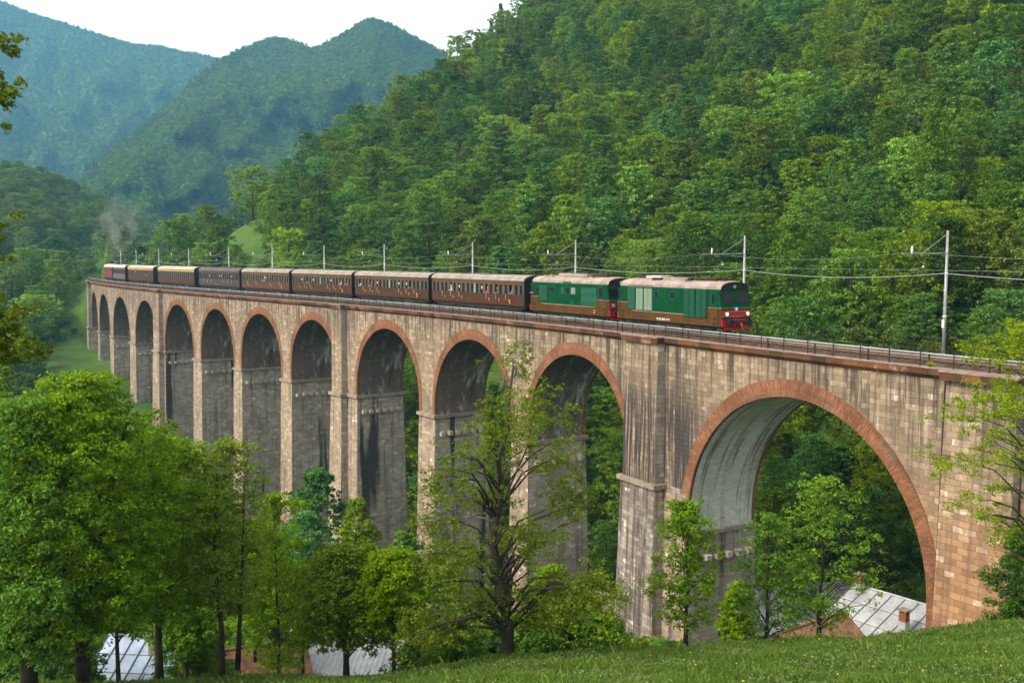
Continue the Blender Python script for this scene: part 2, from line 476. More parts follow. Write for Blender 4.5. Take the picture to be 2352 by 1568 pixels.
# ------------------------------------------------------------------ the line of the viaduct (front edge of the cornice, top = height 0)
KAP = [-0.00601524980279729, 0.0019498204252606807, 0.002704672907049205, 0.0011167277639347343, -0.00030446377893882874,
       -0.0012631362870822373, -0.0014670992485136549, -0.0025130762586772384, -0.005935072127269946]
_s = np.arange(-60, 340.01, 0.25)
_k = np.interp(_s, np.linspace(0, 260, 9), KAP)
_k[_s < 0] = 0.0
_k[_s > 260] = -0.0075
_i0 = int(np.argmin(abs(_s)))
_th = np.concatenate([[0], np.cumsum((_k[1:] + _k[:-1]) / 2 * 0.25)])
_th += 2.1436256616795353 - _th[_i0]
_x = np.concatenate([[0], np.cumsum((np.cos(_th[1:]) + np.cos(_th[:-1])) / 2 * 0.25)])
_y = np.concatenate([[0], np.cumsum((np.sin(_th[1:]) + np.sin(_th[:-1])) / 2 * 0.25)])
_x += 26.936928122155102 - _x[_i0]
_y += 51.129095141396625 - _y[_i0]


def W(s, d=0.0, z=0.0):
    x, y, th = np.interp(s, _s, _x), np.interp(s, _s, _y), np.interp(s, _s, _th)
    return (float(x + sin(th) * d), float(y - cos(th) * d), float(z))


def WH(s):
    return float(np.interp(s, _s, _th))


# ------------------------------------------------------------------ ground surface
CREST = [(-700, 1580, 30), (0, 1576, 30), (400, 1566, 31), (900, 1548, 32), (1150, 1514, 32), (1420, 1492, 33), (1700, 1479, 33.5),
         (1900, 1471, 34), (2150, 1445, 35), (2352, 1425, 36), (3000, 1360, 40)]
_cp = [pix(*c) for c in CREST]
_ca = np.array([c[0] / c[1] for c in _cp]); _cy = np.array([c[1] for c in _cp]); _cz = np.array([c[2] for c in _cp])
_cs = np.array([0.33, 0.33, 0.33, 0.33, 0.33, 0.31, 0.29, 0.28, 0.265, 0.255, 0.24])

HCTL = []
for x, y, Z in [(2352, 750, 92), (2352, 500, 108), (2352, 250, 138), (2352, 0, 174), (2352, -200, 215),
                (2000, 690, 104), (2000, 500, 124), (2000, 250, 162), (2000, 0, 208), (2000, -200, 262),
                (1700, 640, 122), (1700, 450, 150), (1700, 200, 205), (1700, 0, 265), (1700, -150, 320),
                (1400, 630, 140), (1400, 450, 172), (1400, 200, 250), (1400, 0, 332), (1400, -100, 400),
                (1240, 605, 152), (1240, 400, 198), (1240, 200, 272), (1240, 2, 395),
                (1140, 55, 385), (1140, 250, 270), (1030, 600, 172), (1030, 400, 218), (1030, 250, 275), (1030, 128, 352),
                (960, 180, 325), (850, 600, 192), (850, 450, 226), (850, 330, 262), (850, 232, 308),
                (700, 600, 206), (700, 480, 240), (700, 400, 268), (700, 330, 296),
                (560, 600, 218), (560, 462, 290), (400, 590, 236), (400, 545, 262), (400, 498, 292),
                (250, 590, 280), (250, 560, 300), (250, 535, 340), (120, 700, 262), (120, 640, 285), (100, 585, 320),
                (0, 720, 240), (0, 650, 280), (-150, 640, 260), (-150, 760, 210),
                (2700, 700, 85), (2700, 400, 110), (2700, 100, 150), (2700, -200, 200)]:
    p = pix(x, y, Z)
    HCTL.append((p[0], p[1], p[2] - (8.5 if 200 < x <= 700 else 11.0)))
HCTL += [(*pix(545, 575, 236)[:2], pix(545, 575, 236)[2] - 0.5), (*pix(560, 520, 258)[:2], pix(560, 520, 258)[2] - 0.5),
         (*pix(600, 590, 232)[:2], pix(600, 590, 232)[2] - 0.5), (*pix(160, 820, 244)[:2], pix(160, 820, 244)[2]),
         (*pix(180, 770, 262)[:2], pix(180, 770, 262)[2])]
for s_, z_ in ((-25, -8), (0, -17), (16, -24), (31, -28), (52, -32), (72, -36), (93, -38), (112, -38.5), (130, -36), (148, -32), (167, -28), (188, -24),
               (208, -21), (227, -19), (245, -17), (270, -15), (300, -10)):
    HCTL.append(W(s_, 0, z_)); HCTL.append(W(s_, 8, z_ + 0.5)); HCTL.append(W(s_, 19, z_ * 0.86))
for X, Y, Z in ((-40, 60, -20), (-20, 62, -21), (0, 62, -21), (12, 60, -20), (-70, 80, -24), (-50, 100, -30), (-25, 95, -30), (-90, 120, -28), (-75, 150, -30), (-120, 170, -26),
                (-130, 230, -22), (-110, 230, -20), (-180, 200, -24), (40, 44, -9), (60, 55, -6), (-120, 80, -22), (-200, 120, -20), (30, 74, -23), (24, 70, -23), (38, 82, -20)):
    HCTL.append((X, Y, Z))
# behind the crest of the spur the ground falls away again
for x, y, Z, dz in ((1240, 2, 480, 45), (1030, 128, 430, 45), (850, 232, 380, 40), (700, 330, 370, 40), (560, 462, 370, 35), (400, 500, 380, 30), (250, 540, 430, 25), (1400, -100, 500, 20), (100, 600, 420, 25)):
    p = pix(x, y, Z); HCTL.append((p[0], p[1], p[2] - 10.5 - dz))
HCTL = np.array(HCTL)


def _rbf_fit(P):
    d = np.sqrt(((P[:, None, :2] - P[None, :, :2]) ** 2).sum(-1))
    n = len(P)
    A = np.zeros((n + 3, n + 3))
    A[:n, :n] = -d + np.eye(n) * 1.5 * -1
    A[:n, n] = A[n, :n] = 1
    A[:n, n + 1:] = P[:, :2]; A[n + 1:, :n] = P[:, :2].T
    b = np.concatenate([P[:, 2], [0, 0, 0]])
    return np.linalg.solve(A, b)


_RB = _rbf_fit(HCTL)


def rbf(X, Y):
    X = np.atleast_1d(np.asarray(X, float)); Y = np.atleast_1d(np.asarray(Y, float))
    out = np.zeros(X.shape)
    n = len(HCTL)
    for k in range(n):
        out -= _RB[k] * np.sqrt((X - HCTL[k, 0]) ** 2 + (Y - HCTL[k, 1]) ** 2)
    return out + _RB[n] + _RB[n + 1] * X + _RB[n + 2] * Y


def ground(X, Y):
    X = np.atleast_1d(np.asarray(X, float)); Y = np.atleast_1d(np.asarray(Y, float))
    a = X / np.maximum(Y, 4.0)
    yc = np.interp(a, _ca, _cy); zc = np.interp(a, _ca, _cz); sl_ = np.interp(a, _ca, _cs)
    mead = zc + sl_ * (yc - Y)
    drop = zc - 0.50 * np.minimum(Y - yc, 3) - 0.60 * np.maximum(Y - yc - 3, 0)
    far = rbf(X, Y)
    t = np.clip((Y - yc - 6) / 22.0, 0, 1); t = t * t * (3 - 2 * t)
    return np.where(Y < yc, mead, drop * (1 - t) + far * t)


def gz(x, y): return float(ground(x, y)[0])


def grid_mesh(name, xs, ys, fn, mat, smooth=True):
    XX, YY = np.meshgrid(xs, ys)
    ZZ = fn(XX.ravel(), YY.ravel())
    V = np.stack([XX.ravel(), YY.ravel(), ZZ], 1)
    nx, ny = len(xs), len(ys)
    i = (np.arange(ny - 1)[:, None] * nx + np.arange(nx - 1)[None]).ravel()
    F = np.stack([i, i + 1, i + 1 + nx, i + nx], 1)
    return quick_mesh(name, V, F, [mat], smooth=smooth)


def lumps(X, Y, a=0.25, L=7.0):
    return a * (np.sin(X / L * 2.1 + 1.3) * np.cos(Y / L * 1.7) + 0.6 * np.sin(X / L * 4.7 + Y / L * 3.1))


o = link("ground", grid_mesh("ground", np.arange(-330, 262, 3.5), np.concatenate([np.arange(44, 200, 3.0), np.arange(200, 560, 5.0)]),
                             lambda X, Y: ground(X, Y) + lumps(X, Y, 0.3), M['ground']))
tag(o, "wooded valley floor and hillside under the viaduct", "ground", kind='structure')
o = link("meadow", grid_mesh("meadow", np.arange(-60, 70, 0.7), np.arange(3, 47.1, 0.7),
                             lambda X, Y: ground(X, Y) + lumps(X, Y, 0.06, 3.0) + np.where(Y > 43.5, 0.15, 0.0), M['meadow']))
tag(o, "steep grassy meadow bank in front of the viaduct", "meadow", kind='structure')
me = bpy.data.meshes.new("valley_floor")
me.from_pydata([(-4400, -2000, -75), (4400, -2000, -75), (4400, 8900, -75), (-4400, 8900, -75)], [], [(0, 1, 2, 3)])
me.materials.append(M['hill'])
tag(link("valley_floor", me), "low valley land reaching to the horizon", "ground", kind='structure')
# ------------------------------------------------------------------ viaduct
OPEN = [(5.9, 27.6, -3.05, -15.0)] + [(a + 0.45, b + 0.45, -2.5, -11.8) for a, b in
        ((35.0, 51.0), (54.0, 70.1), (73.7, 89.6), (95.3, 109.5), (113.0, 127.7), (130.9, 145.5), (149.4, 165.2), (170.2, 186.1),
         (190.9, 207.0), (211.0, 225.4), (228.4, 240.6), (246.0, 260.0), (263.5, 277.5), (281.0, 295.0))]
D0, D1 = 0.35, 7.05
S_MIN, S_MAX = -34.0, 306.0
PIERS = []
for i in range(len(OPEN) - 1):
    PIERS.append((OPEN[i][1], OPEN[i + 1][0], -11.8))
via = empty("viaduct", W(93, 3.5, gz(*W(93, 3.5)[:2])))
VL = via.location.copy()


def vpart(mb, name, mats, smooth=False, parent=None):
    o = mb.build(name, mats, parent or via, smooth)
    if parent is None:
        o.matrix_parent_inverse = via.matrix_basis.inverted() if False else o.matrix_parent_inverse
        o.location = (-VL[0], -VL[1], -VL[2])
    return o


def arch_z(o, s):
    s0, s1, zc, zi = o
    c, r = (s0 + s1) / 2, (s1 - s0) / 2
    q = max(0.0, r * r - (s - c) ** 2)
    return zc - r + sqrt(q)


def z_low(s):
    for o in OPEN:
        if o[0] < s < o[1]: return arch_z(o, s)
    if s <= OPEN[0][0] + 1e-6: return None
    if abs(s - 0) > 0: return -11.8


# spandrel wall: front and back faces with the arch openings left out
mb = MB()
cols = set(np.round(np.arange(S_MIN, S_MAX + 0.01, 1.0), 3).tolist())
for o in OPEN:
    c, r = (o[0] + o[1]) / 2, (o[1] - o[0]) / 2
    for k in range(41):
        cols.add(round(c - r * cos(pi * k / 40), 3))
cols = sorted(cols)


def low_at(s, side):
    """bottom of the wall at s, taken from the left or right of a jump"""
    e = 1e-3 * side
    for o in OPEN:
        if o[0] - 1e-6 <= s <= o[1] + 1e-6 and o[0] < s + e < o[1]:
            return arch_z(o, s)
    if s + e < OPEN[0][0]: return gz(*W(s, 0)[:2]) - 1.5
    if s + e > S_MAX - 10: return gz(*W(s, 0)[:2]) - 1.5
    return -11.8


ZT = -0.45
for a, b in zip(cols[:-1], cols[1:]):
    if b - a < 1e-4: continue
    za, zb = low_at(a, 1), low_at(b, -1)
    for d, flip in ((D0, False), (D1, True)):
        n = 6
        for k in range(n):
            q0, q1 = k / n, (k + 1) / n
            A0, A1 = za + (ZT - za) * q0, za + (ZT - za) * q1
            B0, B1 = zb + (ZT - zb) * q0, zb + (ZT - zb) * q1
            pts = [W(b, d, B0), W(a, d, A0), W(a, d, A1), W(b, d, B1)]
            uv = [(b, B0), (a, A0), (a, A1), (b, B1)]
            if flip: pts, uv = pts[::-1], uv[::-1]
            mb.face(pts, 0, uv)
vpart(mb, "spandrel_wall", M['wall'])

for ai, o in enumerate(OPEN):
    s0, s1, zc, zi = o
    c, r = (s0 + s1) / 2, (s1 - s0) / 2
    zs = zc - r
    # barrel (soffit)
    mb = MB()
    prof = [(s0, zi)] + [(c - r * cos(pi * k / 40), zs + r * sin(pi * k / 40)) for k in range(41)] + [(s1, zi)]
    L = 0.0
    for (a, za), (b, zb) in zip(prof[:-1], prof[1:]):
        l = sqrt((b - a) ** 2 + (zb - za) ** 2)
        for k in range(4):
            da, db = D0 + (D1 - D0) * k / 4, D0 + (D1 - D0) * (k + 1) / 4
            va, vb = (za, zb) if a < c else (zb * 1.0, zb)
            mb.face([W(a, da, za), W(a, db, za), W(b, db, zb), W(b, da, zb)], 0,
                    [(da, L), (db, L), (db, L + l), (da, L + l)])
        L += l
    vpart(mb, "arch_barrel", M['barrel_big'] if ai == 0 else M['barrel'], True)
    # brick ring, a little proud of the wall, front and back
    r_leg, r_top = (0.80, 1.16) if ai == 0 else (0.52, 1.10)
    rt = r_leg
    N = 48
    zl = zi + 0.25
    zr = zi + 0.25
    if ai == 0: zr = -19.0
    path = [(s0 + 0.035, zl, s0 - rt * 0.9, zl)]
    for k in range(N + 1):
        t = pi * k / N
        q = r + r_leg + (r_top - r_leg) * sin(t) ** 1.3
        path.append((c - (r - 0.035) * cos(t), zs + (r - 0.035) * sin(t), c - q * cos(t), zs + q * sin(t)))
    path.append((s1 - 0.035, zl, s1 + rt * 0.9, zl))
    if ai == 0: path[0] = (s0 + 0.035, -19.0, s0 - rt * 0.9, -19.0)
    for d0, d1, fl in ((D0 - 0.05, D0 + 0.25, False), (D1 + 0.05, D1 - 0.25, True)):
        mb = MB()
        l = 0
        for (a, za, a2, za2), (b, zb, b2, zb2) in zip(path[:-1], path[1:]):
            dl = sqrt((b - a) ** 2 + (zb - za) ** 2) + 0.02
            q = [[W(a, d0, za), W(a2, d0, za2), W(b2, d0, zb2), W(b, d0, zb)],
                 [W(a2, d0, za2), W(a2, d1, za2), W(b2, d1, zb2), W(b2, d0, zb2)],
                 [W(a, d1, za), W(a, d0, za), W(b, d0, zb), W(b, d1, zb)]]
            u = [[(0, l), (rt, l), (rt, l + dl), (0, l + dl)], [(0, l), (.3, l), (.3, l + dl), (0, l + dl)], [(0, l), (.3, l), (.3, l + dl), (0, l + dl)]]
            for qq, uu in zip(q, u):
                mb.face(qq[::-1] if fl else qq, 0, uu[::-1] if fl else uu)
            l += dl
        vpart(mb, "arch_ring", M['brick'] if ai < 8 else M['brick_old'])


def ring_block(mb, s0, s1, d0, d1, z0, z1, bs=0.0, bd=0.0, mats=(0, 1), n=8, uvoff=0.0):
    """battered block: widens by bs / bd per metre below z1; front/back use mats[0], the cross faces mats[1]"""
    for k in range(n):
        za, zb = z0 + (z1 - z0) * k / n, z0 + (z1 - z0) * (k + 1) / n
        ea, eb = z1 - za, z1 - zb
        A = [(s0 - bs * ea, d0 - bd * ea), (s1 + bs * ea, d0 - bd * ea), (s1 + bs * ea, d1 + bd * ea), (s0 - bs * ea, d1 + bd * ea)]
        B = [(s0 - bs * eb, d0 - bd * eb), (s1 + bs * eb, d0 - bd * eb), (s1 + bs * eb, d1 + bd * eb), (s0 - bs * eb, d1 + bd * eb)]
        for e in range(4):
            f = (e + 1) % 4
            ua, ub = (A[e][0], A[f][0]) if e % 2 == 0 else (A[e][1] + 60 + s0 * 3.7, A[f][1] + 60 + s0 * 3.7)
            mb.face([W(A[f][0], A[f][1], za), W(A[e][0], A[e][1], za), W(B[e][0], B[e][1], zb), W(B[f][0], B[f][1], zb)], mats[e % 2],
                    [(ub, za), (ua, za), (ua, zb), (ub, zb)])
    mb.face([W(*q, z1) for q in B][::-1], mats[0]); mb.face([W(*q, z0) for q in A], mats[0])


PILASTER = {0: (30.6, 35.0), 3: (92.8, 95.6), 7: (166.6, 170.4), 11: (241.4, 245.6)}
for i, (a, b, zi) in enumerate(PIERS):
    mid = (a + b) / 2
    zg = min(gz(*W(mid, 0)[:2]), gz(*W(mid, 7)[:2])) - 2.0
    mb = MB()
    if i == 0:          # the big arch springs lower than its neighbours
        ring_block(mb, a - 0.06, b + 0.12, D0 - 0.12, D1 + 0.12, zg, -15.25, 0.014, 0.022, (0, 1), 8)
        ring_block(mb, a + 0.12, b + 0.06, D0 - 0.06, D1 + 0.06, -15.25, zi - 0.25, 0.0, 0.01, (0, 1), 3)
    else:
        ring_block(mb, a - 0.06, b + 0.06, D0 - 0.06, D1 + 0.06, zg, zi - 0.25, 0.014, 0.022, (0, 1), 8)
    p = vpart(mb, "pier", [M['pier'], M['side']])
    mb = MB()
    ring_block(mb, a - 0.28 if i else 30.2, b + 0.28, D0 - 0.3, D1 + 0.3, zi - 0.25, zi + 0.12, 0, 0, (0, 0), 1)
    mb.build("impost", M['impost'], p)
    if i == 0:
        mb = MB(); ring_block(mb, a - 0.26, a + 0.6, D0 - 0.12, D1 + 0.2, -15.25, -14.95, 0, 0, (0, 0), 1)
        mb.build("impost", M['impost'], p)
        mb = MB(); ring_block(mb, a + 0.1, 30.7, D0 - 0.02, D0 + 0.4, -15.0, -11.7, 0, 0, (0, 1), 2)
        mb.build("springer_wall", [M['stained'], M['side']], p)
    for sgn, sx in ((-1, a), (1, b)):
        for k in range(6):
            mb = MB()
            dc = D0 + 0.75 + k * (D1 - D0 - 1.5) / 5
            e = 2.0 * 0.014 + 0.06
            zq = -15.0 if (i == 0 and sgn < 0) else zi
            x0, x1 = (sx - e - 0.5, sx - e + 0.05) if sgn < 0 else (sx + e - 0.05, sx + e + 0.5)
            ring_block(mb, x0, x1, dc - 0.24, dc + 0.24, zq - 2.3, zq - 1.85, 0, 0, (0, 0), 1)
            if sgn < 0: mb.build("corbel", M['corbel'], p)
            elif k == 0: back = mb
            else:
                n = len(back.v); back.v += mb.v; back.f += [tuple(q + n for q in f) for f in mb.f]; back.m += mb.m; back.uv += mb.uv
    back.build("corbel_course", M['impost'], p)
    if i in PILASTER:
        pa, pb = PILASTER[i]
        mb = MB()
        ring_block(mb, pa, pb, D0 - 0.75, D0 + 0.02, zi + 0.12, ZT, 0.0, 0.012, (0, 1), 8)
        q = vpart(mb, "pilaster", [M['wall'], M['side']])
        mb = MB()
        ring_block(mb, pa - 0.12, pb + 0.12, D0 - 0.98, D0 - 0.2, zg, zi - 0.25, 0.02, 0.03, (0, 1), 8)
        mb.build("pilaster_base", [M['stained'] if i == 0 else M['pier'], M['side']], q)
        mb = MB()
        ring_block(mb, pa - 0.35, pb + 0.35, D0 - 1.25, D0 - 0.3, zi - 0.25, zi + 0.13, 0, 0, (0, 0), 1)
        mb.build("string_course", M['impost'], q)
# right abutment: wide pilaster with a narrow black strip beside it, walls running on into the hillside
mb = MB()
zg = gz(*W(2, 0)[:2]) - 2
ring_block(mb, 0.6, 4.75, D0 - 0.62, D0 + 0.02, zg, ZT, 0.004, 0.03, (0, 1), 10)
vpart(mb, "abutment_pilaster", [M['wall'], M['side']])
mb = MB()
ring_block(mb, -0.5, 5.85, D0 + 0.04, D1 - 0.04, zg, -15.3, 0.0, 0.0, (0, 1), 4)
vpart(mb, "abutment", [M['wall'], M['side']])
mb = MB()
ring_block(mb, 4.92, 5.22, D0 - 0.13, D0 + 0.05, -14.0, ZT, 0, 0.02, (0, 0), 6)
vpart(mb, "black_strip", M['black'])

# cornice, deck and coping
mb = MB(); mc = MB(); md = MB()
ss = np.arange(S_MIN, S_MAX + 0.1, 1.0)


def strip(mb, prof, ss, closed=False):
    for a, b in zip(ss[:-1], ss[1:]):
        for (d0, z0), (d1, z1) in zip(prof[:-1], prof[1:]):
            mb.face([W(b, d0, z0), W(a, d0, z0), W(a, d1, z1), W(b, d1, z1)], 0, [(b, z0 + d0), (a, z0 + d0), (a, z1 + d1), (b, z1 + d1)])


strip(mb, [(D0 + .1, -0.66), (D0 - 0.06, -0.66), (D0 - 0.15, -0.52), (D0 - 0.15, -0.47), (0.02, -0.42), (0.02, -0.08)], ss)
strip(mb, [(7.38, -0.08), (7.38, -0.42), (D1 + 0.15, -0.47), (D1 + 0.06, -0.66), (D1 - .1, -0.66)], ss)
cor = vpart(mb, "cornice", M['cornice'])
strip(mc, [(0.02, -0.08), (-0.02, -0.07), (-0.02, 0.0), (0.62, 0.0), (0.62, -0.16)], ss)
strip(mc, [(6.78, -0.16), (6.78, 0.0), (7.42, 0.0), (7.42, -0.07), (7.38, -0.08)], ss)
vpart(mc, "coping", M['coping'])
strip(md, [(0.62, -0.14), (2.0, -0.12), (2.35, 0.03), (5.0, 0.03), (5.4, -0.12), (6.78, -0.14)], ss)
vpart(md, "ballast_bed", M['deck'])
for i, (pa, pb) in list(PILASTER.items()) + [(99, (0.6, 4.75))]:
    mb = MB()
    ring_block(mb, pa - 0.2, pb + 0.2, D0 - 1.0, 0.0, -0.55, -0.10, 0, 0, (0, 0), 1)
    mb.build("cornice_break", M['cornice'], cor)
    mb = MB()
    ring_block(mb, pa - 0.25, pb + 0.25, D0 - 1.05, -0.03, -0.10, 0.004, 0, 0, (0, 0), 1)
    mb.build("coping_break", M['coping'], cor)
tag(via, "tall curved stone railway viaduct with brick-edged arches", "viaduct")

# ------------------------------------------------------------------ track, railings, ducts, masts, wires
TC = 3.5                                   # track centre behind the cornice edge
trk = empty("railway_track", W(90, TC, 0)); TL = trk.location.copy()


def tpart(mb, name, mats, root, L):
    o = mb.build(name, mats, root); o.location = (-L[0], -L[1], -L[2]); return o


for off in (-0.7525, 0.7525):
    mb = MB()
    strip(mb, [(TC + off - 0.07, 0.10), (TC + off - 0.035, 0.14), (TC + off - 0.036, 0.26), (TC + off + 0.036, 0.26), (TC + off + 0.035, 0.14), (TC + off + 0.07, 0.10)], np.arange(S_MIN, S_MAX, 1.0))
    tpart(mb, "rail", M['rail'], trk, TL)
mb = MB()
for s in np.arange(S_MIN, S_MAX - 1, 0.62):
    mb.box(s, s + 0.24, TC - 1.25, TC + 1.25, 0.0, 0.10, 0, lambda p: W(p[0], p[1], p[2]))
so_ = tpart(mb, "sleepers", M['sleeper'], trk, TL); so_["kind"] = "stuff"
tag(trk, "single brown railway track on gravel along the viaduct deck", "railway track")


def railing(name, d, s0, s1, step, h, post_r, label, dirs, npost):
    r = empty(name, W(s0, d, 0)); L = r.location.copy()
    for z, rr in dirs:
        mb = MB(); mb.tube([W(s, d, z) for s in np.arange(s0, s1 + .1, 2.0)], rr, 5)
        tpart(mb, "handrail", M['rust'], r, L)
    mb = MB(); mb.box(-post_r, post_r, -post_r, post_r, -0.35, h)
    first = None
    rest = MB()
    for i, s in enumerate(np.arange(s0 + .3, s1, step)):
        p = W(s, d, 0)
        if i < npost:
            if first is None:
                first = mb.build("post", M['rust'], r); q = first
            else:
                q = first.copy(); COL.objects.link(q); q.parent = r
            q.location = (p[0] - L[0], p[1] - L[1], p[2] - L[2]); q.rotation_euler = (0, 0, WH(s))
        else:
            rest.box(p[0] - post_r, p[0] + post_r, p[1] - post_r, p[1] + post_r, -0.35, h)
    if rest.v:
        q = tpart(rest, "posts", M['rust'], r, L); q["kind"] = "stuff"
    tag(r, label, "railing")


railing("railing", 0.22, -30, 300, 2.15, 0.98, 0.024, "thin rusty railing with slim posts along the near edge of the viaduct", ((0.95, 0.014), (0.36, 0.018)), 100)
railing("railing", 7.2, -30, 300, 2.5, 1.08, 0.035, "dark iron railing along the far edge of the viaduct, beyond the track", ((1.05, 0.028), (0.55, 0.018)), 60)
dk = empty("cable_duct", W(60, 0.4, 0.72)); L = dk.location.copy()
mb = MB(); mb.tube([W(s, 0.40, 0.74) for s in np.arange(-30, 290, 2.0)], 0.048, 8)
tpart(mb, "upper_pipe", M['duct'], dk, L)
mb = MB(); mb.tube([W(s, 0.42, 0.575) for s in np.arange(-30, 290, 2.0)], 0.022, 6)
tpart(mb, "lower_pipe", M['duct'], dk, L)
mb = MB()
for s in np.arange(-28, 288, 4.3):
    mb.box(s - .04, s + .04, 0.36, 0.44, -0.02, 0.72, 0, lambda p: W(*p))
q = tpart(mb, "brackets", M['rust'], dk, L); q["kind"] = "stuff"
tag(dk, "pale blue-white cable pipe running along the near edge of the viaduct", "cable duct")

MAST_S = [10.35, 29.2, 53.1, 73.0, 94.4, 112.2, 130.6, 149.4, 171.2, 192.4, 214.0, 236.0]
ATT = {'contact': (TC, 5.45), 'messenger': (TC, 6.55), 'feeder': (6.85, 5.2)}
mast0 = empty("catenary_mast")
mb = MB(); mb.tube([(0, 0, -0.3), (0, 0, 3.0), (0, 0, 7.9)], [0.12, 0.11, 0.075], 10)
mb.build("pole", M['steel'], mast0, True)
mb = MB(); mb.tube([(0, 0, 6.5), (0, -4.2, 6.42)], 0.035, 6)
arm = mb.build("bracket_arm", M['steel'], mast0)
mb = MB(); mb.tube([(0, 0, 7.7), (0, -2.3, 6.5)], 0.02, 5)
mb.build("stay", M['steel'], mast0)
mb = MB(); mb.tube([(0, -3.35, 6.46), (0, -3.35, 6.62), (0, -3.35, 6.63), (0, -3.35, 6.68), (0, -3.35, 6.69), (0, -3.35, 6.74), (0, -3.35, 6.75), (0, -3.35, 6.92)], [.035, .035, .085, .085, .05, .085, .045, .04], 10)
mb.build("insulator", M['ceramic'], arm)
mb = MB(); mb.tube([(0, -3.1, 6.42), (0, -2.2, 5.75), (0, -2.15, 5.6)], 0.018, 5); mb.tube([(0, -2.15, 5.62), (0, -3.35, 5.45)], 0.022, 5)
mb.cyl((0, -2.25, 5.58), 0.05, 0.1, 'z', 8, 1)
mb.build("steady_arm", [M['steel'], M['ceramic']], arm)
mb = MB(); mb.cyl((0, 0, 5.1), 0.105, 0.16, 'z', 10); mb.build("clamp", M['white'], mast0)
mb = MB(); mb.cyl((0, 0, 2.45), 0.128, 0.06, 'z', 12); mb.build("band", M['white'], mast0)
mb = MB(); mb.box(-0.08, 0.08, -0.15, -0.12, 1.75, 2.25); mb.build("number_plate", M['white'], mast0)
where = ["rising right of the lead locomotive, beside the open track", "behind the front end of the lead locomotive", "behind the second green locomotive", "behind the first brown coach after the locomotives",
         "behind the second coach after the locomotives", "behind the third coach after the locomotives", "behind the fourth coach after the locomotives", "behind the grey-roofed coach, against the grass slope",
         "behind the longer yellow-striped coach", "behind the shorter yellow-striped coach", "behind the taupe last coach, faint in haze", "behind the dark red engine, half lost in smoke"]
for i, s in enumerate(MAST_S):
    m_ = mast0 if i == 0 else dup(mast0)
    m_.location = W(s, 7.0, 0)
    m_.rotation_euler = (0, 0, WH(s) + pi)
    tag(m_, "grey catenary mast " + where[i], "mast", "catenary masts along the far side of the track")
for nm, lab, r_, sag in (('contact', "thin contact wire strung above the track from mast to mast", 0.008, 0.02), ('messenger', "thin upper carrying wire strung above the train between mast arms", 0.008, 0.5),
                         ('feeder', "thick pale sagging cable clamped to the catenary masts behind the train", 0.026, 0.42)):
    d, z = ATT[nm]
    mb = MB()
    pts = []
    MS = [-14.0] + MAST_S + [258.0]
    for a, b in zip(MS[:-1], MS[1:]):
        for k in range(8):
            t = k / 8
            pts.append(W(a + (b - a) * t, d, z - sag * 4 * t * (1 - t)))
    pts.append(W(MS[-1], d, z))
    mb.tube(pts, r_, 5)
    o = mb.build("overhead_wire", M['wire'])
    tag(o, lab, "wire")

# ------------------------------------------------------------------ the train
RT = 0.26                                   # rail top above the cornice


def text_mesh(txt, size, mat, ext=0.006):
    cu = bpy.data.curves.new("lettering", 'FONT')
    cu.body = txt; cu.size = size; cu.extrude = ext; cu.align_x = 'CENTER'; cu.align_y = 'CENTER'
    ob = bpy.data.objects.new("lettering", cu)
    COL.objects.link(ob)
    bpy.context.view_layer.update()
    me_ = bpy.data.meshes.new_from_object(ob.evaluated_get(bpy.context.evaluated_depsgraph_get()))
    bpy.data.objects.remove(ob)
    me_.materials.clear(); me_.materials.append(mat)
    return me_


def bogie(root, x, base=2.5, wr=0.48, span=2):
    mb = MB()
    for y in (-1.05, 1.05):
        mb.box(x - base / 2 - 0.45, x + base / 2 + 0.45, y - 0.07, y + 0.07, 0.42, 0.78)
        for k in range(2):
            xx = x - base / 2 + base * k
            mb.box(xx - 0.17, xx + 0.17, y - 0.13 if y < 0 else y - 0.05, y + 0.05 if y < 0 else y + 0.13, 0.34, 0.62)
        mb.box(x - 0.45, x + 0.45, y - 0.11, y + 0.11, 0.36, 0.56)
    mb.box(x - 0.25, x + 0.25, -1.0, 1.0, 0.45, 0.8)
    b = mb.build("bogie", M['under'], root)
    for k in range(2):
        xx = x - base / 2 + base * k
        mb = MB()
        for y in (-0.82, 0.69):
            mb.cyl((xx, y, wr), wr, 0.13, 'y', 18)
        mb.cyl((xx, -0.8, wr), 0.08, 1.6, 'y', 8)
        mb.build("wheelset", M['under'], b)


def roof_arc(mb, L, hw, ze, zc, n=14, over=0.0, mat=0, x0=None, x1=None):
    """curved roof shell from eave to eave"""
    x0 = -L / 2 if x0 is None else x0; x1 = L / 2 if x1 is None else x1
    P = []
    for k in range(n + 1):
        t = pi * k / n
        y = -(hw + over) * cos(t) if True else 0
        z = ze + (zc - ze) * (sin(t) ** 0.72)
        P.append((y, z))
    for (ya, za), (yb, zb) in zip(P[:-1], P[1:]):
        mb.face([(x0, ya, za), (x1, ya, za), (x1, yb, zb), (x0, yb, zb)], mat, [(x0, za), (x1, za), (x1, zb), (x0, zb)])
    for x in (x0, x1):
        q = [(x, y, z) for y, z in P]
        mb.face(q if x == x0 else q[::-1], mat)
    return P


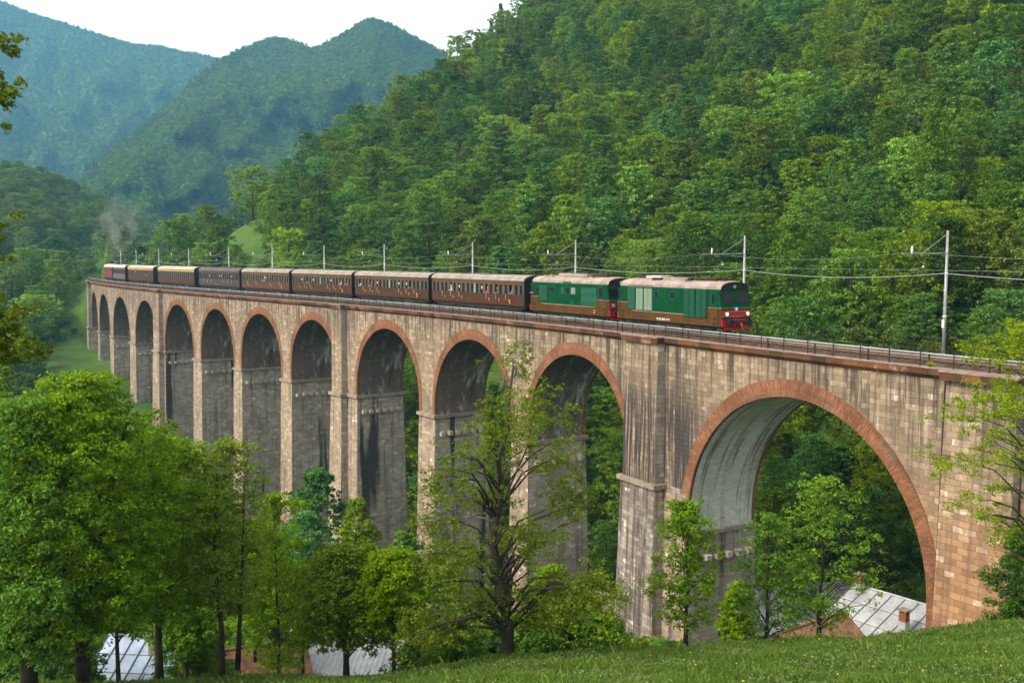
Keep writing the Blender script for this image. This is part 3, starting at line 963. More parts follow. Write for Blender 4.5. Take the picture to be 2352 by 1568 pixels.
def person_mesh():
    """a standing passenger leaning at a window: one continuous skinned body"""
    pts = [(0, 0, 0.92), (0, 0, 1.12), (0, -0.03, 1.34), (0, -0.05, 1.45), (0, -0.08, 1.55), (0, -0.10, 1.66), (0, -0.10, 1.74),
           (0.17, -0.04, 1.39), (0.25, -0.16, 1.16), (0.17, -0.38, 1.09), (0.12, -0.46, 1.08),
           (-0.17, -0.04, 1.39), (-0.25, -0.16, 1.16), (-0.17, -0.38, 1.09), (-0.12, -0.46, 1.08),
           (0.10, 0, 0.84), (0.11, 0.02, 0.46), (0.11, 0.05, 0.06), (0.11, -0.08, 0.03),
           (-0.10, 0, 0.84), (-0.11, 0.02, 0.46), (-0.11, 0.05, 0.06), (-0.11, -0.08, 0.03)]
    rad = [0.15, 0.14, 0.155, 0.075, 0.06, 0.095, 0.075, 0.065, 0.048, 0.036, 0.034, 0.065, 0.048, 0.036, 0.034, 0.095, 0.065, 0.045, 0.04, 0.095, 0.065, 0.045, 0.04]
    ed = [(0, 1), (1, 2), (2, 3), (3, 4), (4, 5), (5, 6), (2, 7), (7, 8), (8, 9), (9, 10), (2, 11), (11, 12), (12, 13), (13, 14),
          (0, 15), (15, 16), (16, 17), (17, 18), (0, 19), (19, 20), (20, 21), (21, 22)]
    for sx in (1, -1):
        base = 10 if sx > 0 else 14
        for k, (dx, dy, dz) in enumerate(((0.035, -0.075, 0.0), (0.012, -0.09, 0.004), (-0.012, -0.085, 0.0), (-0.034, -0.065, -0.004), (-0.05 * 1, -0.02, 0.012))):
            p = pts[base]
            n = len(pts)
            pts.append((p[0] + sx * dx * 0.7, p[1] + dy * 0.5, p[2] + dz)); pts.append((p[0] + sx * dx, p[1] + dy, p[2] + dz - 0.018))
            rad += [0.010, 0.008]; ed += [(base, n), (n, n + 1)]
    n = len(pts); pts.append((0, -0.205, 1.645)); rad.append(0.014); ed.append((5, n))       # nose
    for sx in (1, -1):
        n = len(pts); pts.append((sx * 0.098, -0.09, 1.65)); rad.append(0.018); ed.append((5, n))   # ears
    me_ = bpy.data.meshes.new("person"); me_.from_pydata(pts, ed, [])
    ob = bpy.data.objects.new("person_tmp", me_); COL.objects.link(ob)
    ob.modifiers.new("s", 'SKIN')
    me_.skin_vertices[0].data[0].use_root = True
    for v, r in zip(me_.skin_vertices[0].data, rad): v.radius = (r, r)
    ss_ = ob.modifiers.new("u", 'SUBSURF'); ss_.levels = 1; ss_.render_levels = 1
    bpy.context.view_layer.update()
    out = bpy.data.meshes.new_from_object(ob.evaluated_get(bpy.context.evaluated_depsgraph_get()))
    bpy.data.objects.remove(ob)
    for mt in SHIRTS[:1] + [M['skin'], M['seat']]: out.materials.append(mt)
    for p in out.polygons:
        c = p.center
        p.material_index = 1 if (c.z > 1.47 or (abs(c.y) > 0.33 and c.z > 1.0)) else (2 if c.z < 0.92 else 0)
        p.use_smooth = True
    return out


SHIRTS = [plain("white_shirt", (0.70, 0.68, 0.64), 0.8), plain("red_shirt", (0.45, 0.07, 0.06), 0.8), plain("dark_shirt", (0.05, 0.05, 0.07), 0.8), plain("blue_shirt", (0.12, 0.20, 0.42), 0.8)]
PERSON = [person_mesh()]
for mt in SHIRTS[1:]:
    c = PERSON[0].copy(); c.materials[0] = mt; PERSON.append(c)
hb = MB()
hairV = [(0.103 * sin(a) * cos(b), -0.085 + 0.115 * sin(a) * sin(b), 1.70 + 0.085 * cos(a)) for a in np.linspace(0, 1.9, 6) for b in np.linspace(0, 2 * pi, 13)[:-1]]
hb.v = hairV
for i in range(5):
    for k in range(12):
        hb.f.append((i * 12 + k, i * 12 + (k + 1) % 12, (i + 1) * 12 + (k + 1) % 12, (i + 1) * 12 + k)); hb.m.append(0); hb.uv += [(0, 0)] * 4


def add_person(loc, rz, kind, label, group="passengers at the coach windows"):
    o = link("person", PERSON[kind]); o.location = loc; o.rotation_euler = (0, 0, rz)
    h = hb.build("hair", M['hair'], o, True)
    tag(o, label, "person", group)


DIGIT = text_mesh("3", 0.42, M['orange'])
WIN = None


def coach(L, st, nwin):
    """one passenger coach, local x forward, near side = -y, z above the rail"""
    root = empty("passenger_coach")
    low, up, post, roofm, rim = st['low'], st['up'], st['post'], st['roof'], st['rim']
    hw = 1.44
    x0, x1 = -L / 2 + 0.35, L / 2 - 0.35
    mb = MB()
    for sy in (-1, 1):
        a, b = (-hw, -hw + 0.08) if sy < 0 else (hw - 0.08, hw)
        mb.box(x0, x1, a, b, 0.98, 2.12)
    mb.box(x0, x1, -hw + 0.08, hw - 0.08, 0.98, 1.12)
    lo = mb.build("lower_body", low, root)
    mb = MB()
    for sy in (-1, 1):
        a, b = (-hw, -hw + 0.08) if sy < 0 else (hw - 0.08, hw)
        mb.box(x0, x1, a, b, 3.10, 3.44)
    mb.build("upper_band", up, root)
    pitch = (x1 - x0) / nwin
    mb = MB()
    for sy in (-1, 1):
        a, b = (-hw + 0.004, -hw + 0.08) if sy < 0 else (hw - 0.08, hw - 0.004)
        for k in range(nwin + 1):
            wd = 0.16 if k % 2 else 0.24
            xx = x0 + pitch * k
            mb.box(max(x0, xx - wd), min(x1, xx + wd), a, b, 2.12, 3.10)
    mb.build("window_posts", post, root)["kind"] = "stuff"
    mb = MB()
    mb.box(x0 + .1, x1 - .1, -0.25, 0.2, 1.12, 3.3)
    mb.build("interior", M['seat'], root)
    gl = MB(); gl.box(-pitch / 2 + 0.14, pitch / 2 - 0.14, -hw + 0.045, -hw + 0.06, 2.12, 3.10)
    first = None
    for k in range(nwin):
        if k in st['open']: continue
        if first is None: first = gl.build("window", M['glass'], root); q = first
        else: q = first.copy(); COL.objects.link(q); q.parent = root
        q.location = (x0 + pitch * (k + 0.5), 0, 0)
    g2 = MB(); g2.box(x0 + .1, x1 - .1, hw - 0.06, hw - 0.045, 2.12, 3.10); g2.build("window", M['glass'], root)
    # white notices stuck in some panes
    for k in st.get('notice', ()):
        mb = MB(); xx = x0 + pitch * (k + 0.5); mb.box(xx - 0.11, xx + 0.11, -hw + 0.02, -hw + 0.04, 2.55, 2.85)
        mb.build("notice", M['dull_white'], root)
    # doors with pale grab rails and orange class numbers
    if st['doors']:
        for k in st['doors']:
            xx = x0 + pitch * k
            mb = MB(); mb.box(xx - 0.34, xx + 0.34, -hw - 0.012, -hw + 0.02, 1.05, 2.10)
            d = mb.build("door", low, root)
            mb = MB(); mb.tube([(xx - 0.42, -hw - 0.05, 1.55), (xx - 0.42, -hw - 0.05, 2.12)], 0.028, 5); mb.box(xx - .44, xx - .40, -hw - .05, -hw, 1.6, 1.63)
            mb.build("grab_rail", M['dull_white'], d)
            if st['nums']:
                q = link("class_number", DIGIT, d, (xx + 0.1, -hw - 0.02, 1.50)); q.rotation_euler = (pi / 2, 0, 0)
        if st['nums']:
            q = link("class_number", DIGIT, root, (x1 - 2.6, -hw - 0.012, 1.32)); q.rotation_euler = (pi / 2, 0, 0); q.scale = (1.4, 1.4, 1)
    if st.get('mid'):
        mb = MB(); mb.box(-0.20, 0.20, -hw - 0.006, -hw + 0.05, 2.12, 3.12); mb.build("pale_panel", M['panel_pale'], root)
    if st.get('stripe'):
        mb = MB(); mb.box(x0, x1, -hw - 0.02, -hw + 0.02, 3.20, 3.46); mb.build("yellow_band", M['yellow'], root)
    mb = MB()
    roof_arc(mb, L - 0.5, hw + 0.06, 3.44, 4.10, 16)
    nr = int(L / 1.25)
    for k in range(nr + 1):
        xx = -L / 2 + 0.3 + (L - 0.6) * k / nr
        roof_arc(mb, 0, hw + 0.075, 3.45, 4.125, 12, 0, 0, xx - 0.03, xx + 0.03)
    rf = mb.build("roof", roofm, root)
    mb = MB()
    for sy in (-1, 1):
        y = sy * (hw + 0.085)
        mb.box(-L / 2 + 0.25, L / 2 - 0.25, min(y, y - sy * .09), max(y, y - sy * .09), 3.44, 3.56)
        mb.box(-L / 2 + 0.25, L / 2 - 0.25, min(sy * 1.40, sy * 1.33), max(sy * 1.40, sy * 1.33), 3.70, 3.80)
    mb.build("rain_strip", rim, rf)
    mb = MB(); mb.box(-1.6, 1.6, -0.42, -0.05, 4.10, 4.20); mb.box(-1.5, 1.5, 0.05, 0.4, 4.10, 4.19)
    mb.build("roof_walkway", rim, rf)
    for sx in (-1, 1):
        mb = MB()
        a, b = (L / 2 - 0.36, L / 2 - 0.24) if sx > 0 else (-L / 2 + 0.24, -L / 2 + 0.36)
        P = [(-hw, 0.95)] + [(-(hw + 0.02) * cos(pi * k / 12), 3.42 + 0.62 * sin(pi * k / 12) ** 0.72) for k in range(13)] + [(hw, 0.95)]
        mb.face([((b if sx > 0 else a), y, z) for y, z in (P if sx > 0 else P[::-1])][::-1])
        for (ya, za), (yb, zb) in zip(P[:-1], P[1:]):
            mb.face([(a, ya, za), (b, ya, za), (b, yb, zb), (a, yb, zb)])
        e = mb.build("end_wall", M['black'], root)
        mb = MB()
        c, dd = (L / 2 - 0.24, L / 2 + 0.22) if sx > 0 else (-L / 2 - 0.22, -L / 2 + 0.24)
        mb.box(c, dd, -0.62, 0.62, 1.0, 3.45); mb.build("gangway_bellows", M['black'], e)
    mb = MB(); mb.box(-L / 2 + 0.3, L / 2 - 0.3, -1.25, 1.25, 0.72, 0.98)
    mb.box(-2.2, -0.4, -1.2, -0.5, 0.35, 0.72); mb.box(0.5, 2.4, -1.2, -0.6, 0.4, 0.72)
    mb.tube([(-L / 2 + 1.5, -1.32, 0.62), (L / 2 - 1.5, -1.32, 0.62)], 0.05, 5)
    mb.build("underframe", M['under'], root)
    bogie(root, -L / 2 + 2.9, 2.4); bogie(root, L / 2 - 2.9, 2.4)
    for sx in (-1, 1):
        for y in (-0.875, 0.875):
            mb = MB(); xx = sx * (L / 2 - 0.3)
            mb.cyl((xx, y, 1.02), 0.10, sx * 0.45, 'x', 10); mb.cyl((xx + sx * 0.45, y, 1.02), 0.24, sx * 0.06, 'x', 14)
            mb.build("buffer", M['under'], root)
    return root


def place(o, sf, sr):
    a, b = W(sf, TC, 0), W(sr, TC, 0)
    o.location = ((a[0] + b[0]) / 2, (a[1] + b[1]) / 2, RT)
    o.rotation_euler = (0, 0, atan2(a[1] - b[1], a[0] - b[0]))


std = dict(low=M['coach_low'], up=M['coach_up'], post=M['coach_post'], roof=M['coach_roof'], rim=M['coach_rim'], nums=True, mid=True, doors=(3, 5, 7, 13, 15, 17))
units = [
    (55.0, 74.0, dict(std, open=(4, 12, 14, 17), notice=(4, 6, 11)), "brown coach coupled directly behind the second green locomotive, orange class numbers", 20),
    (74.9, 93.5, dict(std, open=(1, 4, 15), notice=(6, 12, 14)), "brown coach second behind the locomotives, with white grab rails", 20),
    (94.6, 112.8, dict(std, open=(5, 16, 18), notice=(3, 7, 13)), "brown coach third behind the locomotives, roof plank at its middle", 20),
    (114.0, 131.5, dict(std, low=plain("coach_russet", (0.066, 0.022, 0.006), 0.5, 0, 0.25, 1.2), open=(9,), notice=(10,), doors=(3, 7, 13, 17)), "russet brown coach fourth behind the locomotives, whitish roof", 20),
    (132.6, 151.0, dict(std, low=M['coach_grey'], up=M['coach_grey'], post=M['coach_grey'], roof=M['roof_dark'], rim=M['roof_dark'], nums=False, open=(), notice=(5, 10, 11, 16), mid=False), "dull grey-brown coach with a dark grey roof in the middle of the train", 20),
    (153.5, 175.0, dict(std, roof=M['roof_white'], stripe=True, nums=False, doors=(), mid=False, open=(), notice=()), "longer brown coach with yellow stripe under a white roof", 18),
    (178.4, 199.0, dict(std, roof=M['roof_white'], stripe=True, nums=False, doors=(), mid=False, open=(13,), notice=(5,)), "shorter looking brown coach with yellow stripe, next to the taupe coach", 18),
    (202.0, 215.5, dict(std, low=M['coach_taupe'], up=M['coach_taupe'], post=M['coach_taupe'], roof=M['roof_white'], rim=M['roof_white'], nums=False, doors=(), mid=False, open=(), notice=()), "short taupe coach with white roof at the far end of the train", 8),
]
pk = 0
for ui, (sf, sr, st, lab, nw) in enumerate(units):
    L = sr - sf + (0.75 if ui < 4 else 0.6)
    c = coach(L, st, nw)
    place(c, sf - 0.15, sr + 0.15)
    tag(c, lab, "railway coach", "passenger coaches of the train")
    rz = c.rotation_euler[2]
    x0 = -L / 2 + 0.35; pitch = (L - 0.7) / nw
    ordn = ["first coach", "second coach", "third coach", "russet coach", "grey-roofed coach", "longer striped coach", "shorter striped coach", "taupe coach"][ui]
    for j, k in enumerate(st['open']):
        lx, ly = x0 + pitch * (k + 0.5), -1.14
        p = (c.location[0] + lx * cos(rz) - ly * sin(rz), c.location[1] + lx * sin(rz) + ly * cos(rz), RT + 1.12)
        kind = pk % 4
        pos = ["front end window", "front half window", "middle window", "rear half window"][min(3, int(4 * (1 - (k + .5) / nw)))]
        add_person(p, rz, kind, f"passenger in {['white', 'red', 'dark', 'blue'][kind]} top leaning at {pos} of the {ordn}")
        pk += 1


def locomotive(L, variant):
    root = empty("diesel_locomotive")
    hw = 1.46
    xb = L / 2
    zlo, zmid, zcab, ze, zc = 0.72, 1.46, 2.12, 3.42, 4.18
    ins = 0.30                                  # rake of the upper front
    # outline of the side, seen from the side (x, z): lower nose straight, upper front raked back
    mb = MB()
    # brown lower body, stepping up at both cabs
    cabw = 2.05
    for sy in (-1, 1):
        y = sy * hw
        def q(pts):
            P = [(x, y, z) for x, z in pts]
            mb.face(P if sy < 0 else P[::-1])
        q([(-xb, zlo), (xb, zlo), (xb, zmid), (-xb, zmid)])
        for sx in (-1, 1):
            P = [(sx * xb, zmid), (sx * (xb - cabw), zmid), (sx * (xb - cabw + .12), zcab), (sx * (xb - 0.0), zcab)]
            q(P[::-1] if sx > 0 else P)
    for sx in (-1, 1):
        P = [(sx * xb, -hw, zlo + 0.02), (sx * xb, hw, zlo + 0.02), (sx * xb, hw, zcab), (sx * xb, -hw, zcab)]
        mb.face(P if sx > 0 else P[::-1])
    mb.face([(-xb, -hw, zlo), (-xb, hw, zlo), (xb, hw, zlo), (xb, -hw, zlo)])
    mb.build("lower_body", M['brown'], root)
    mb = MB()
    for sy in (-1, 1):
        y = sy * hw
        P = [(-xb + cabw - 0.0, zmid), (xb - cabw, zmid), (xb - cabw + 0.12, zcab), (xb, zcab), (xb - ins, ze), (-xb + ins, ze), (-xb, zcab), (-xb + cabw - .12, zcab)]
        P3 = [(x, y, z) for x, z in P]
        mb.face(P3 if sy < 0 else P3[::-1])
        # slightly tumbled-in top edge
        P3 = [(-xb + ins, y, ze), (xb - ins, y, ze), (xb - ins - .03, y - sy * .10, ze + .14), (-xb + ins + .03, y - sy * .10, ze + .14)]
        mb.face(P3 if sy < 0 else P3[::-1])
    for sx in (-1, 1):
        P = [(sx * xb, -hw, zcab), (sx * xb, hw, zcab), (sx * (xb - ins), hw, ze), (sx * (xb - ins), -hw, ze)]
        mb.face(P if sx > 0 else P[::-1])
    bd = mb.build("upper_body", M['green'], root)
    # pale line between the colours
    mb = MB()
    for y in (-hw - 0.008,):
        mb.box(-xb + cabw, xb - cabw, y, y + 0.02, zmid - 0.03, zmid + 0.03)
        for sx in (-1, 1):
            a, b = sorted((sx * (xb - cabw + .12), sx * xb)); mb.box(a, b, y, y + .02, zcab - 0.025, zcab + 0.025)
    for sx in (-1, 1):
        a, b = sorted((sx * (xb - 0.01), sx * (xb + 0.012))); mb.box(a, b, -hw, hw, zcab - 0.025, zcab + 0.025)
    mb.build("trim_line", M['coping'], bd)
    # roof: curved shell with rounded ends and a black-brown brow over the windscreens
    mb = MB()
    NX = [(-xb + ins - 0.12, 0.86), (-xb + ins + 0.35, 0.97), (-xb + ins + 1.2, 1.0), (xb - ins - 1.2, 1.0), (xb - ins - 0.35, 0.97), (xb - ins + 0.12, 0.86)]
    sec = []
    for x, k in NX:
        sec.append([(x, -(hw - 0.07) * cos(pi * j / 16), ze + 0.10 + (zc - ze - 0.10) * k * (sin(pi * j / 16) ** 0.75)) for j in range(17)])
    for A, B in zip(sec[:-1], sec[1:]):
        for j in range(16):
            mb.face([A[j], B[j], B[j + 1], A[j + 1]], 0, [(A[j][0], A[j][1]), (B[j][0], B[j][1]), (B[j + 1][0], B[j + 1][1]), (A[j + 1][0], A[j + 1][1])])
    rf = mb.build("roof", M['loco_roof'], root, True)
    mb = MB()
    for sx, S in ((-1, sec[0]), (1, sec[-1])):
        A = [(sx * (xb - ins - 0.0), p[1], p[2] - 0.03) for p in S]
        A = [(sx * (xb - ins - 0.0), -hw, ze - 0.02)] + A + [(sx * (xb - ins), hw, ze - 0.02)]
        mb.face(A[::-1] if sx > 0 else A)
    mb.build("brow", M['black'], root)
    # roof fittings
    if variant == 0:
        fit = [("roof_hatch", -1.6, 1.9, -0.62, 0.62, zc - .02, zc + 0.12, 'loco_roof'), ("roof_hatch", -4.0, -1.9, -0.5, 0.75, zc, zc + 0.20, 'roof_white'), ("fan_cowl", 2.5, 5.2, -0.7, 0.55, zc - .02, zc + 0.14, 'rust'),
               ("exhaust_grille", -2.6, -1.5, -0.95, -0.55, zc - 0.14, zc + 0.04, 'under'), ("roof_hatch", 0.1, 1.9, -1.0, -0.62, zc - 0.18, zc + 0.02, 'loco_roof'), ("roof_duct", -5.2, -4.4, -0.3, 0.3, zc - .05, zc + .16, 'under'), ("roof_vent", 2.0, 2.35, -0.9, -0.4, zc - .1, zc + .12, 'under'), ("cooling_fan", 5.3, 5.9, -0.5, 0.5, zc - .12, zc + .05, 'rust')]
    else:
        fit = [("roof_hatch", -2.6, 2.2, -0.75, 0.55, zc - .03, zc + 0.22, 'loco_roof'), ("fan_cowl", 2.7, 5.0, -0.6, 0.6, zc - .02, zc + 0.15, 'rust'), ("exhaust_grille", 0.6, 1.5, -0.2, 0.4, zc + .22, zc + 0.34, 'under'),
               ("roof_hatch", -4.6, -3.2, -1.05, -0.7, zc - 0.25, zc - 0.05, 'loco_roof'), ("roof_hatch", 3.0, 3.5, -1.1, -0.8, zc - 0.28, zc - 0.06, 'loco_roof')]
    for nm, a, b, c, d, e, f, mt in fit:
        m2 = MB(); m2.box(a, b, c, d, e, f); m2.box(a + .1, b - .1, c + .1, d - .1, f, f + 0.03, 1)
        m2.build(nm, [M[mt], M[mt] if mt != 'loco_roof' else M['coach_rim']], rf)

    def side(x0, x1, z0, z1, name, mt, t=0.025, fr=None, sub=0, cols=1, y=-hw):
        m2 = MB(); m2.box(x0, x1, y - t, y + 0.01, z0, z1, 0)
        o_ = m2.build(name, M[mt], root)
        if fr:
            m2 = MB()
            for a, b, c, d in ((x0 - .06, x0, z0 - .06, z1 + .06), (x1, x1 + .06, z0 - .06, z1 + .06), (x0, x1, z1, z1 + .06), (x0, x1, z0 - .06, z0)):
                m2.box(a, b, y - t - 0.02, y + 0.01, c, d)
            m2.build("frame", M[fr], o_)
        if sub:
            m2 = MB()
            for cidx in range(cols):
                a = x0 + (x1 - x0) * cidx / cols + 0.05; b = x0 + (x1 - x0) * (cidx + 1) / cols - 0.05
                for k in range(sub):
                    z = z0 + (z1 - z0) * (k + 0.3) / sub
                    m2.face([(a, y - t - 0.005, z), (b, y - t - 0.005, z), (b, y - t - 0.05, z - 0.05 * 0), (a, y - t - 0.05, z)])
                    m2.face([(a, y - t - 0.05, z), (b, y - t - 0.05, z), (b, y - t - 0.004, z + (z1 - z0) / sub * 0.6), (a, y - t - 0.004, z + (z1 - z0) / sub * 0.6)])
            m2.build("slats", M['panel_mid'] if mt != 'panel_pale' else M['panel_pale'], o_)["kind"] = "stuff"
        return o_
    fx = lambda f: -xb + f * L
    if variant == 0:
        side(fx(.016), fx(.045), 2.46, 3.22, "cab_window", 'glass', fr='panel_mid')
        side(fx(.108), fx(.187), 1.56, 3.36, "grille", 'panel_mid', sub=10, cols=2)
        side(fx(.198), fx(.268), 1.56, 3.34, "grille", 'panel_pale', sub=12, cols=2)
        side(fx(.280), fx(.362), 1.56, 3.34, "grille", 'panel_pale', sub=12, cols=2)
        for a, b in ((.108, .187), (.198, .268), (.29, .362)):
            side(fx(a), fx(b), 3.44, 3.62, "vent_hatch", 'coach_rim', t=-0.04)
        side(fx(.386), fx(.425), 2.68, 3.16, "side_window", 'glass', fr='panel_mid')
        side(fx(.54), fx(.58), 2.66, 3.16, "side_window", 'glass', fr='panel_mid')
        side(fx(.672), fx(.775), 1.30, 3.50, "louvre", 'panel_dark', t=.05, sub=24, cols=2)
        side(fx(.782), fx(.878), 1.30, 3.50, "louvre", 'panel_dark', t=.05, sub=24, cols=2)
        side(fx(.917), fx(.95), 2.42, 3.2, "cab_window", 'glass', fr='panel_mid')
        q = link("number", text_mesh("92 83 2445 114-9", 0.24, M['white']), root, (fx(.475), -hw - 0.015, 0.92)); q.rotation_euler = (pi / 2, 0, 0)
    else:
        side(fx(.012), fx(.045), 2.38, 3.25, "cab_window", 'glass', fr='panel_mid')
        side(fx(.072), fx(.115), 2.45, 2.95, "side_window", 'glass')
        side(fx(.122), fx(.24), 1.75, 3.22, "grille", 'panel_dark', sub=14)
        side(fx(.275), fx(.33), 2.60, 3.10, "side_window", 'glass', fr='panel_mid')
        side(fx(.415), fx(.455), 2.50, 3.15, "grille", 'panel_mid')
        side(fx(.48), fx(.53), 2.55, 3.10, "side_window", 'glass', fr='panel_mid')
        side(fx(.545), fx(.60), 2.50, 3.12, "grille", 'panel_pale', sub=5)
        side(fx(.44), fx(.54), 3.38, 3.66, "vent_hatch", 'panel_mid', t=-0.03)
        side(fx(.67), fx(.86), 1.58, 3.2, "louvre", 'panel_mid', t=.015, sub=2, cols=3)
        side(fx(.885), fx(.935), 2.36, 3.25, "cab_window", 'glass', fr='panel_mid')
        side(fx(.552), fx(.572), 1.55, 1.85, "notice", 'panel_mid')
        q = link("emblem", DIGIT, root, (fx(.83), -hw - 0.015, 1.05)); q.rotation_euler = (pi / 2, 0, 0); q.scale = (1.1, 1.1, 1)
    for sx in (-1, 1):                           # grab rails and steps at the cab doors
        for f in (0.885, 0.975):
            m2 = MB(); m2.tube([(sx * (f * L - L / 2), -hw - .06, 1.0), (sx * (f * L - L / 2), -hw - .06, 2.2)], 0.022, 5); m2.build("grab_rail", M['brown'], root)
        for z in (0.82, 1.22):
            m2 = MB(); a = sx * (L / 2 - 0.75); m2.box(a - .18, a + .18, -hw - .01, -hw + .02, z, z + .2); m2.build("step", M['black'], root)
    # fronts
    for sx in (-1, 1):
        def fp(u, z, out=0.0):
            x = xb if z <= zcab else xb - ins * (z - zcab) / (ze - zcab)
            return (sx * (x + out), u, z)
        def plate(u0, u1, z0, z1, nm, mt, out=0.02, par=None, thick=0.05):
            m2 = MB()
            A = [fp(u0, z0, out), fp(u1, z0, out), fp(u1, z1, out), fp(u0, z1, out)]
            B = [fp(u0, z0, out - thick), fp(u1, z0, out - thick), fp(u1, z1, out - thick), fp(u0, z1, out - thick)]
            for F in (A, [A[1], A[0], B[0], B[1]], [A[2], A[1], B[1], B[2]], [A[3], A[2], B[2], B[3]], [A[0], A[3], B[3], B[0]]):
                m2.face(F if sx > 0 else F[::-1])
            return m2.build(nm, M[mt], par or root)
        plate(-1.34, -0.15, 2.46, 3.22, "windscreen", 'glass')
        plate(0.15, 1.34, 2.46, 3.22, "windscreen", 'glass')
        rb = plate(-1.40, 1.40, 1.50, 1.86, "red_band", 'red', 0.06, thick=0.08)
        plate(-1.42, 1.42, 1.86, 1.91, "band_edge", 'coping', 0.075, rb, 0.08); plate(-1.42, 1.42, 1.45, 1.50, "band_edge", 'coping', 0.075, rb, 0.08)
        for u in (-1.02, 1.02):
            m2 = MB(); m2.cyl((sx * (xb + 0.06), u, 1.68), 0.17, sx * 0.10, 'x', 18)
            hl = m2.build("headlight", M['steel'], root)
            m2 = MB(); m2.cyl((sx * (xb + 0.13), u, 1.68), 0.085, sx * 0.05, 'x', 18)
            m2.build("lens", M['lamp'] if (sx > 0 and variant == 0) else M['lamp_off'], hl)
            m2 = MB(); m2.cyl((sx * (xb + 0.06), u - (0.3 if u > 0 else -0.3), 1.68), 0.09, sx * 0.07, 'x', 12); m2.build("marker_lamp", M['red'], root)
        m2 = MB(); m2.cyl((sx * (xb - ins - 0.05), 0, 3.72), 0.13, sx * 0.16, 'x', 14); m2.build("roof_lamp", M['steel'], root)
        if sx > 0:
            m2 = MB(); m2.cyl((xb, 0, 2.05), 0.17, 0.03, 'x', 20); em = m2.build("emblem", M['blue'], root)
            m2 = MB(); m2.cyl((xb + .03, 0, 2.05), 0.09, 0.012, 'x', 16); m2.build("emblem_ring", M['white'], em)
        # black belly under the band, red buffer beam, buffers, coupling, ploughs
        m2 = MB()
        for k in range(8):
            u0, u1 = -1.42 + 2.84 * k / 8, -1.42 + 2.84 * (k + 1) / 8
            dz = lambda u: 0.34 * (1 - (u / 1.42) ** 2)
            F = [(sx * (xb + 0.02), u0, 1.42), (sx * (xb + 0.02), u1, 1.42), (sx * (xb + 0.16), u1, 1.36 - dz(u1)), (sx * (xb + 0.16), u0, 1.36 - dz(u0))]
            m2.face(F[::-1] if sx > 0 else F)
        m2.build("apron", M['black'], root)
        bb = plate(-1.44, 1.44, 0.72, 1.30, "buffer_beam", 'red', 0.10, thick=0.12)
        for u in (-0.875, 0.875):
            m2 = MB(); m2.cyl((sx * (xb + .1), u, 1.04), 0.15, sx * 0.34, 'x', 12); m2.cyl((sx * (xb + .44), u, 1.04), 0.29, sx * 0.06, 'x', 18); m2.build("buffer", M['black'], root)
        m2 = MB(); m2.box(*sorted((sx * (xb + .1), sx * (xb + .34))), -0.09, 0.09, 0.78, 1.12); m2.tube([(sx * (xb + .3), 0, 1.0), (sx * (xb + .42), 0, 0.75), (sx * (xb + .3), 0, 0.55)], 0.04, 6)
        m2.build("coupling", M['black'], bb)
        for u in (-0.45, 0.4):
            m2 = MB(); m2.tube([(sx * (xb + .12), u, 1.0), (sx * (xb + .25), u, 0.7), (sx * (xb + .2), u + .1, 0.5)], 0.035, 6); m2.build("brake_hose", M['orange'] if u > 0 else M['black'], bb)
        plate(-1.2, 1.2, 0.46, 0.66, "plough", 'red', 0.02, thick=.06)
    mb = MB(); mb.box(-xb + .6, xb - .6, -1.15, 1.15, 0.55, 0.72); mb.box(-1.6, 1.6, -1.25, 1.25, 0.25, 0.6); mb.build("underframe", M['under'], root)
    bogie(root, -L / 2 + 3.1, 2.4, 0.52); bogie(root, L / 2 - 3.1, 2.4, 0.52)
    return root


l1 = locomotive(13.4, 0); place(l1, 26.05, 39.45)
tag(l1, "leading green and brown diesel locomotive with lit headlights and red front", "locomotive")
l2 = locomotive(13.0, 1); place(l2, 40.75, 53.75)
tag(l2, "second green and brown diesel locomotive, between the leading one and the coaches", "locomotive")
rz = l2.rotation_euler[2]
lx, ly = -6.5 + .03 * 13, -1.25
add_person((l2.location[0] + lx * cos(rz) - ly * sin(rz), l2.location[1] + lx * sin(rz) + ly * cos(rz), RT + 1.35), rz, 2, "crew member leaning out of the rear cab window of the second locomotive", None)

# the small dark red engine at the tail
r = empty("tail_engine")
Lr = 11.5
mb = MB(); mb.box(-Lr / 2, Lr / 2, -1.42, 1.42, 1.0, 3.45)
for k in range(10):
    x = -Lr / 2 + Lr * (k + .5) / 10
    mb.box(x - .05, x + .05, -1.47, -1.42, 1.05, 2.3)
b = mb.build("body", M['wine'], r)
mb = MB(); roof_arc(mb, Lr + .3, 1.5, 3.45, 4.15); mb.build("roof", M['roof_white'], r)
for k in range(4):
    x = -Lr / 2 + 1.4 + k * 2.9
    mb = MB(); mb.box(x - .5, x + .5, -1.45, -1.40, 2.4, 3.1); mb.build("window", M['glass'], r)
mb = MB(); mb.box(Lr / 2 - .25, Lr / 2 + .02, -1.45, 1.45, 1.0, 3.5); mb.build("end_wall", M['black'], r)
mb = MB(); mb.box(-Lr / 2 - .15, -Lr / 2 + .15, -1.45, 1.45, 0.85, 1.7); mb.build("buffer_beam", M['red'], r)
mb = MB(); mb.box(-Lr / 2 + .3, Lr / 2 - .3, -1.2, 1.2, 0.6, 1.0); mb.build("underframe", M['under'], r)
mb = MB(); mb.cyl((-3.5, 0, 4.1), 0.26, 0.7, 'z', 12); mb.build("chimney", M['black'], r)
bogie(r, -3.3, 2.2); bogie(r, 3.3, 2.2)
place(r, 216.4, 228.0)
tag(r, "dark red engine with whitish roof at the far tail of the train", "locomotive")

